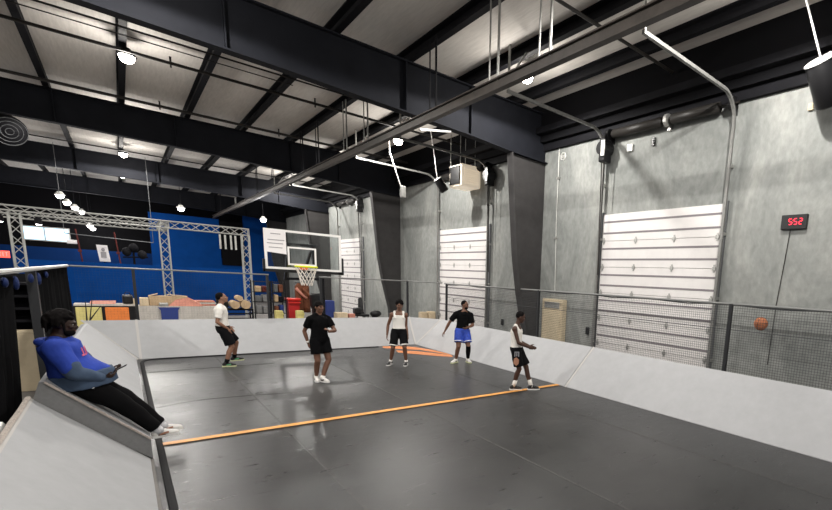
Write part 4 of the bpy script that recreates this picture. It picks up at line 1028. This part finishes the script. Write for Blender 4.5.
def tank(g, m, hem=-0.10, off=0.016):
    bm = new_bm(); g.trings(bm, hem, 0.70, off)
    g.trings(bm, 0.65, 0.83, off, kx=0.88)
    for s in (1, -1):
        a = g.C-g.U*0.15+g.TR*0.090*s+g.TF*0.080; b = g.C-g.U*0.012+g.TR*0.100*s; c = g.C-g.U*0.15+g.TR*0.088*s-g.TF*0.080
        capsule(bm, a, b, 0.036, 0.042); capsule(bm, b, c, 0.042, 0.038)
    return cloth('tank_top', bm, m, g, 0.010, 0.003)

def shorts(g, m, length=0.92, flare=0.118, top=0.16, name='shorts', off=0.028):
    bm = new_bm(); lb = g.bulk**0.7; g.trings(bm, -0.16, top, off)
    for s in (0, 1):
        e = g.hips[s]+(g.kn[s]-g.hips[s])*length
        cone(bm, g.hips[s]+g.U*0.03, e, 0.112*lb, flare*lb)
        g.hem = e
    return cloth(name, bm, m, g, 0.011, 0.008, 9)

def hem_bands(g, m, length, flare, parent):
    for s in (0, 1):
        d = (g.kn[s]-g.hips[s]); e = g.hips[s]+d*length; bm = new_bm()
        cone(bm, e-d.normalized()*0.012, e+d.normalized()*0.012, flare*g.bulk**0.7+0.004, flare*g.bulk**0.7+0.006, 24); part('hem_band', bm, m, parent, True)

def socks(g, m, h=(0.1, 0.1), r=0.043):
    for s in (0, 1):
        d = (g.kn[s]-g.ank[s]).normalized(); bm = new_bm(); a = g.ank[s]
        cone(bm, a-d*0.03, a+d*h[s], r*g.bulk**0.5, r*(1.0+1.0*h[s])*g.bulk**0.5, 18); part('sock', bm, m, g.root, True)

def shoes(g, m, msole, accent=None, pitch=(0, 0)):
    for s in (0, 1):
        td = g.toe[s]; a = g.ank[s]; up = V((0, 0, 1)); sd = td.cross(up).normalized(); up = sd.cross(td).normalized()
        base = a-up*0.085
        bm = new_bm()
        outline = [(-0.085, 0.028), (-0.07, 0.038), (0.0, 0.040), (0.08, 0.047), (0.13, 0.047), (0.175, 0.034), (0.195, 0.012)]
        pts = [base+td*x+sd*y for x, y in outline]+[base+td*x-sd*y for x, y in outline[::-1]]
        poly(bm, [p+up*0.028 for p in pts], 0.028, -up)
        sole = bm
        bm2 = new_bm()
        ellipsoid(bm2, base+td*0.115+up*0.038, (td, sd, up), (0.078, 0.044, 0.036), 18, 10)
        ellipsoid(bm2, base-td*0.03+up*0.055, (td, sd, up), (0.052, 0.040, 0.050), 18, 10)
        capsule(bm2, base+td*0.01+up*0.072, base+td*0.10+up*0.048, 0.040, 0.036)
        cone(bm2, base-td*0.005+up*0.06, base-td*0.008+up*0.115, 0.046, 0.044)
        sh = part('shoe', remesh(bm2, 0.008, 2), m, g.root, True)
        part('sole', sole, msole, sh)
        if accent:
            bm = new_bm()
            for y in (-1, 1): bar(bm, base+td*0.0+up*0.045+sd*y*0.042, base+td*0.09+up*0.06+sd*y*0.040, 0.006, 0.022, up)
            part('side_stripe', bm, accent, sh)
        bm = new_bm()
        for k in range(4): c = base+td*(0.035+0.022*k)+up*(0.100-0.010*k); capsule(bm, c-sd*0.02, c+sd*0.02, 0.005, 0.005, 6, 2)
        part('laces', bm, msole, sh)

def hand_band(g, s, m, name='wristband', k=0.12, r=0.033, w=0.02):
    d = (g.el[s]-g.wr[s]); c = g.wr[s]+d*k; dn = d.normalized(); bm = new_bm(); cone(bm, c-dn*w, c+dn*w, r*g.bulk**0.5, (r+0.003)*g.bulk**0.5); part(name, bm, m, g.root, True)

def patch(g, name, m, t, x, w, h, off, parent, rects):
    """flat print on the chest: rects in units of w,h, laid on the front of the torso"""
    bm = new_bm(); a, b = sect_at(t); bel = g.belly*math.exp(-((t-0.0)/0.36)**2)
    c = g.P+g.U*(g.L*t)+g.TF*(b*g.bulk**0.6+off+bel*1.15)
    for x0, x1, z0, z1 in rects:
        poly(bm, [c+g.TR*(x+w*xx)+g.U*(h*zz)-g.TF*(abs(x+w*xx)**2*1.6) for xx, zz in ((x0, z0), (x1, z0), (x1, z1), (x0, z1))], 0.006, -g.TF)
    part(name, bm, m, parent)

SK_tan = skin_mat('skin_tan', (0.36, 0.20, 0.13)); SK_brown = skin_mat('skin_brown', (0.15, 0.072, 0.045)); SK_mid = skin_mat('skin_mid', (0.27, 0.14, 0.09)); SK_dark = skin_mat('skin_dark', (0.07, 0.034, 0.023)); SK_deep = skin_mat('skin_deep', (0.035, 0.018, 0.013))
C_white = mat('cotton_white', (0.80, 0.77, 0.72), 0.85, bump=0.1, bscale=60); C_black = mat('cotton_black', (0.004, 0.004, 0.0045), 0.9, spec=0.08); C_blackshort = mat('short_black', (0.006, 0.006, 0.007), 0.85, spec=0.1)
C_blue = mat('short_blue', (0.03, 0.07, 0.42), 0.6, var=0.35, scale=14); C_royal = mat('hoodie_blue', (0.022, 0.055, 0.36), 0.8, var=0.12, scale=7, bump=0.15, bscale=30); C_slate = mat('sleeve_slate', (0.055, 0.085, 0.14), 0.85, var=0.12, scale=12)
C_pants = mat('pants_black', (0.005, 0.005, 0.0055), 0.9, spec=0.08); C_shoewhite = mat('shoe_white', (0.72, 0.70, 0.67), 0.55); C_shoeblack = mat('shoe_black', (0.015, 0.015, 0.016), 0.5)
C_green = mat('shoe_green', (0.10, 0.45, 0.20), 0.5); C_lime = mat('shoe_lime', (0.65, 0.68, 0.42), 0.5); C_grey = mat('print_grey', (0.30, 0.30, 0.32), 0.7); C_pinkprint = mat('print_pink', (0.75, 0.16, 0.28), 0.7); C_printwhite = mat('print_white', (0.6, 0.6, 0.62), 0.7); C_printbrown = mat('print_brown', (0.40, 0.2, 0.13), 0.7)

# 1 white shirt, back left, half crouched and looking to the right
g = figure('person in a white t-shirt crouching slightly at the back left, looking right', (1.62, 13.18, 0.885), (1.60, 13.18, 1.43), (1.645, 13.18, 1.605), (0.98, -0.16, 0), (0.93, -0.1, 0.22),
    [(1.62, 13.05, 0.092), (1.84, 13.46, 0.15)], [(1, -0.12, 0), (1, -0.05, 0.05)], [(1.69, 13.02, 0.91), (1.76, 13.30, 0.93)], SK_mid, 'short', 1.0, handdir=((0.35, 0, -0.9), (0.5, 0, -0.8)), epole=((-1, -0.5, 0), (-1, 0.4, 0)))
tee(g, C_white, -0.10, 0.70); shorts(g, C_blackshort, 0.88, 0.112); socks(g, C_black, (0.10, 0.10)); shoes(g, C_shoeblack, C_lime, C_green)
# 2 all in black, centre left
g = figure('person all in black with a black head wrap walking below the hoop', (2.94, 10.52, 0.89), (2.945, 10.52, 1.425), (2.95, 10.49, 1.59), (0.28, -0.95, 0), (0.32, -0.93, -0.02),
    [(2.86, 10.56, 0.092), (2.93, 10.38, 0.10)], [(-0.12, -1, 0), (0.45, -1, 0)], [(2.73, 10.55, 0.83), (3.05, 10.24, 1.10)], SK_brown, 'durag', 1.03, kpole=((0.0, -1, 0), (1.0, -0.35, 0)), epole=((-0.5, 0.5, 0), (0.8, 0.5, -0.4)), handdir=(None, (-0.4, -0.5, 0.5)))
tee(g, C_black, -0.22, 0.66, 0.026); shorts(g, C_black, 0.66, 0.112); socks(g, C_white, (0.05, 0.05)); shoes(g, C_shoewhite, M_sole, C_shoeblack); hand_band(g, 0, C_white)
# 3 white tank, centre
g = figure('person in a white tank and black shorts with white hems, back centre', (5.14, 11.55, 0.89), (5.14, 11.55, 1.405), (5.145, 11.52, 1.57), (-0.38, -0.92, 0), (-0.35, -0.92, -0.12),
    [(4.95, 11.66, 0.092), (5.27, 11.42, 0.092)], [(-0.75, -0.6, 0), (-0.55, -0.8, 0)], [(4.87, 11.66, 0.80), (5.32, 11.43, 0.79)], SK_brown, 'curly', 0.94, epole=((0, 1, 0), (0.2, 1, 0)), shw=0.175)
tank(g, C_white); o = shorts(g, C_blackshort, 0.84, 0.108); hem_bands(g, C_white, 0.84, 0.108, o); socks(g, C_white, (0.06, 0.06)); shoes(g, C_shoeblack, M_sole, C_shoewhite)
# 4 black tee and blue shorts
g = figure('broad person in a black t-shirt and blue shorts standing by the right pad', (6.78, 11.15, 0.88), (6.82, 11.15, 1.445), (6.84, 11.13, 1.62), (-0.25, -0.95, 0), (0.45, -0.85, -0.02),
    [(6.60, 11.18, 0.092), (6.94, 11.09, 0.092)], [(-0.95, -0.35, 0), (-0.1, -1, 0)], [(6.36, 11.36, 0.88), (6.80, 10.90, 1.02)], SK_brown, 'short', 1.14, epole=((-0.8, 0.6, 0.2), (0.9, 0.3, -0.3)), handdir=((-0.5, 0.3, -0.8), (-0.8, -0.2, -0.2)))
tee(g, C_black, -0.10, 0.78, 0.014); o = shorts(g, C_blue, 0.72, 0.112); socks(g, C_white, (0.04, 0.04)); shoes(g, C_shoewhite, C_lime)
hem_bands(g, C_printwhite, 0.66, 0.110, o)
d = g.kn[1]-g.ank[1]; bm = new_bm(); cone(bm, g.ank[1]+d*0.12, g.ank[1]+d*0.62, 0.047, 0.068); cone(bm, g.ank[1]+d*0.62, g.ank[1]+d*1.08, 0.068, 0.068); part('leg_sleeve', remesh(bm, 0.012, 2), C_black, g.root, True)
bm = new_bm(); ellipsoid(bm, g.hp(0, 0.045, -0.075), g.ax, (0.060, 0.052, 0.045)); part('beard', bm, M_hair, g.root, True)
# 5 white tank on the orange line
g = figure('person in a white tank top and printed black shorts on the orange line', (6.055, 7.755, 0.90), (6.06, 7.775, 1.42), (6.125, 7.735, 1.585), (0.62, -0.78, 0), (0.82, -0.52, -0.28),
    [(6.00, 7.74, 0.092), (6.34, 7.55, 0.092)], [(0.85, -0.5, 0), (0.9, -0.42, 0)], [(6.20, 7.53, 0.965), (6.36, 7.68, 0.96)], SK_dark, 'short', 0.97, epole=((-0.6, -0.2, -0.6), (-0.2, 0.6, -0.4)), handdir=((0.85, -0.4, -0.2), (0.8, -0.3, -0.3)))
tank(g, C_white, 0.0); o = shorts(g, C_blackshort, 0.86, 0.112, 0.10); socks(g, C_white, (0.15, 0.15)); shoes(g, C_shoeblack, M_sole)
d = (g.kn[0]-g.hips[0]); nrm = (V((-0.5, -0.85, 0))).normalized(); tr = nrm.cross(V((0, 0, 1))).normalized()
bm = new_bm()
c = g.hips[0]+d*0.2+nrm*0.128
for (x0, x1, z0, z1) in ((-0.05, -0.03, -0.05, 0.05), (0.03, 0.05, -0.05, 0.05), (-0.05, 0.05, 0.04, 0.055), (-0.01, 0.01, -0.04, 0.04)): poly(bm, [c+tr*x+V((0, 0, z)) for x, z in ((x0, z0), (x1, z0), (x1, z1), (x0, z1))], 0.012, -nrm)
part('emblem_print', bm, C_grey, o)
bm = new_bm(); c = g.hips[0]+d*0.55+nrm*0.118+tr*0.04
poly(bm, [c+tr*x+V((0, 0, z)) for x, z in ((-0.05, -0.06), (0.0, -0.10), (0.06, -0.05), (0.05, 0.05), (0.0, 0.08), (-0.055, 0.03))], 0.014, -nrm); part('figure_print', bm, C_printbrown, o)

# 6 seated on the raised pad in a blue hoodie, looking at the court, phone in hand
g = figure('person in a blue hoodie and black trousers leaning on the raised pad', (-0.495, 7.47, 1.01), (-0.58, 7.47, 1.445), (-0.51, 7.46, 1.605), (1, -0.06, 0), (0.96, -0.2, -0.10),
    [(0.185, 7.36, 0.275), (0.235, 7.62, 0.255)], [(0.97, -0.05, 0.06), (0.97, 0.1, 0.06)], [(-0.24, 7.28, 1.0), (-0.20, 7.54, 1.035)], SK_deep, 'dreads', 1.42, 0.15, kpole=((0.3, 0, 1), (0.3, 0, 1)),
    epole=((-0.5, -0.75, -0.5), (-0.3, 0.9, -0.5)), handdir=((0.9, 0.25, 0.25), (0.8, -0.45, 0.2)), palm=((0, 0.6, 0.8), (0, -0.5, 0.8)), curl=0.7, hipw=0.10, shw=0.19)
bm = new_bm(); g.trings(bm, -0.16, 0.20, 0.018)
for s in (0, 1):
    lb = g.bulk**0.7; cone(bm, g.hips[s]+(g.kn[s]-g.hips[s])*0.03, g.kn[s], 0.108*lb, 0.082*lb); capsule(bm, g.kn[s], g.kn[s]+(g.ank[s]-g.kn[s])*0.02, 0.080*lb, 0.078*lb); cone(bm, g.kn[s], g.ank[s]+(g.kn[s]-g.ank[s])*0.10, 0.080*lb, 0.060*lb)
cloth('trousers', bm, C_pants, g, 0.013, 0.010, 8)
bm = new_bm(); g.trings(bm, -0.10, 0.90, 0.035); lb = g.bulk**0.7
for s in (0, 1):
    sh, e = g.sh[s], g.el[s]
    ellipsoid(bm, sh, (g.TR, g.TF, g.U), (0.085*lb, 0.085*lb, 0.086*lb), 18, 10); capsule(bm, sh, sh+(e-sh)*0.75, 0.083*lb, 0.074*lb)
    capsule(bm, sh+g.U*0.01, g.C-g.U*0.02, 0.07*lb, 0.06*lb)
cone(bm, g.C-g.U*0.07, g.C+g.U*0.005, 0.14*lb, 0.085*lb)
hood = cloth('hoodie', bm, C_royal, g, 0.013, 0.014, 7)
for s in (0, 1):
    sh, e, w = g.sh[s], g.el[s], g.wr[s]; bm = new_bm(); capsule(bm, sh+(e-sh)*0.68, e, 0.074*lb, 0.066*lb); cone(bm, e, w+(e-w)*0.12, 0.066*lb, 0.044*lb); capsule(bm, e, e+(w-e)*0.05, 0.066*lb, 0.064*lb)
    b = remesh(bm, 0.012, 2); b.normal_update(); fold(b, 0.010, 12); part('sleeve', b, C_slate, hood, True)
    bm = new_bm(); cone(bm, w+(e-w)*0.16, w+(e-w)*0.02, 0.045*lb, 0.036*lb); part('cuff', bm, C_slate, hood, True)
bm = new_bm(); rs = []
for tt in (0.10, 0.0, -0.10, -0.20, -0.29):
    bel = g.belly*math.exp(-(max(tt, -0.05)/0.36)**2); rs.append(ring(bm, g.P+g.U*(g.L*tt)+g.TF*(bel*0.55+0.03*max(0, -tt)), g.TR, g.TF, 0.163*g.bulk**0.9+0.046, 0.108*g.bulk**0.6+0.052+bel*0.6, 28))
skin_rings(bm, rs); b = remesh(bm, 0.013, 2); b.normal_update(); fold(b, 0.008, 9); part('hem', b, C_slate, hood, True)
bm = new_bm(); tube(bm, [g.C-g.U*0.035+g.TR*0.135*math.cos(a)+g.TF*(0.115*math.sin(a)-0.02)+g.U*(-0.03*math.sin(a)) for a in [2*PI*i/20 for i in range(20)]], 0.042, 10, True); ellipsoid(bm, g.C-g.U*0.06-g.TF*0.085, (g.TR, g.TF, g.U), (0.12, 0.05, 0.09)); b = remesh(bm, 0.012, 2); part('hood', b, C_royal, hood, True)
patch(g, 'chest_print', C_pinkprint, 0.58, 0.03, 0.11, 0.06, 0.046, hood, [(-0.9, -0.6, -0.6, 0.9), (-0.5, -0.42, -0.6, 0.9), (-0.5, -0.1, 0.6, 0.9), (0.0, 0.08, -0.6, 0.9), (0.0, 0.4, -0.6, -0.35), (0.5, 0.85, -0.6, -0.3), (0.5, 0.62, -0.6, 0.9)])
bm = new_bm(); c = g.hips[0]+(g.kn[0]-g.hips[0])*0.34; nrm = V((0.2, -0.95, 0.3)).normalized(); tr = V((0.8, 0, -0.6)); q = nrm.cross(tr).normalized()
poly(bm, [c+nrm*0.150+tr*x+q*y for x, y in ((-0.03, -0.02), (0.0, -0.028), (0.03, -0.02), (0.03, 0.02), (0, 0.028), (-0.03, 0.02))], 0.02, -nrm); part('hip_patch', bm, C_printwhite, g.root)
socks(g, C_printwhite, (0.06, 0.06)); shoes(g, C_shoewhite, M_sole, C_printbrown)
bm = new_bm(); ellipsoid(bm, g.hp(0, 0.040, -0.08), g.ax, (0.062, 0.056, 0.05)); part('beard', bm, M_hair, g.root, True)
t = empty('phone', 'black phone held by the seated person in the blue hoodie', 'phone', (-0.10, 7.40, 1.06))
bm = new_bm(); c = V((-0.10, 7.40, 1.08)); a1 = V((0.85, -0.1, 0.5)).normalized(); a2 = V((0.1, 1, 0)).normalized(); a2 = (a2-a1*a2.dot(a1)).normalized(); a3 = a1.cross(a2)
for_ = [c+a1*x*0.075+a2*y*0.037 for x, y in ((-1, -1), (1, -1), (1, 1), (-1, 1))]
poly(bm, for_, 0.009, a3); bmesh.ops.bevel(bm, geom=bm.edges[:], offset=0.003, segments=2, affect='EDGES'); part('case', bm, M_blackgloss, t)
bm = new_bm(); poly(bm, [c-a3*0.0015+a1*x*0.070+a2*y*0.033 for x, y in ((-1, -1), (1, -1), (1, 1), (-1, 1))], 0.001, a3); part('screen', bm, mat('screen', (0.03, 0.035, 0.04), 0.1), t)
# ball in the air in front of the right fence
t = empty('basketball', 'orange basketball in the air behind the net at the right', 'ball', (8.45, 3.60, 1.685))
bc = V((8.45, 3.60, 1.805)); bm = new_bm(); bmesh.ops.create_icosphere(bm, subdivisions=4, radius=0.12, matrix=Matrix.Translation(bc)); part('ball_skin', bm, M_ball, t, True)
bm = new_bm()
for n_ in ((1, 0.2, 0), (0.1, 1, 0.2), (0, 0.1, 1)):
    a, b = frame_of(n_); tube(bm, [bc+a*(0.1205*math.cos(2*PI*i/32))+b*(0.1205*math.sin(2*PI*i/32)) for i in range(32)], 0.003, 5, True)
part('seam', bm, M_black, t)

# ------------------------------------------------------------------ low ambient fill, let in where the left and rear walls are unbuilt
w = bpy.data.worlds.new('world'); S.world = w; w.use_nodes = True
w.node_tree.nodes['Background'].inputs['Color'].default_value = (0.9, 0.95, 1.0, 1)
w.node_tree.nodes['Background'].inputs['Strength'].default_value = 0.16
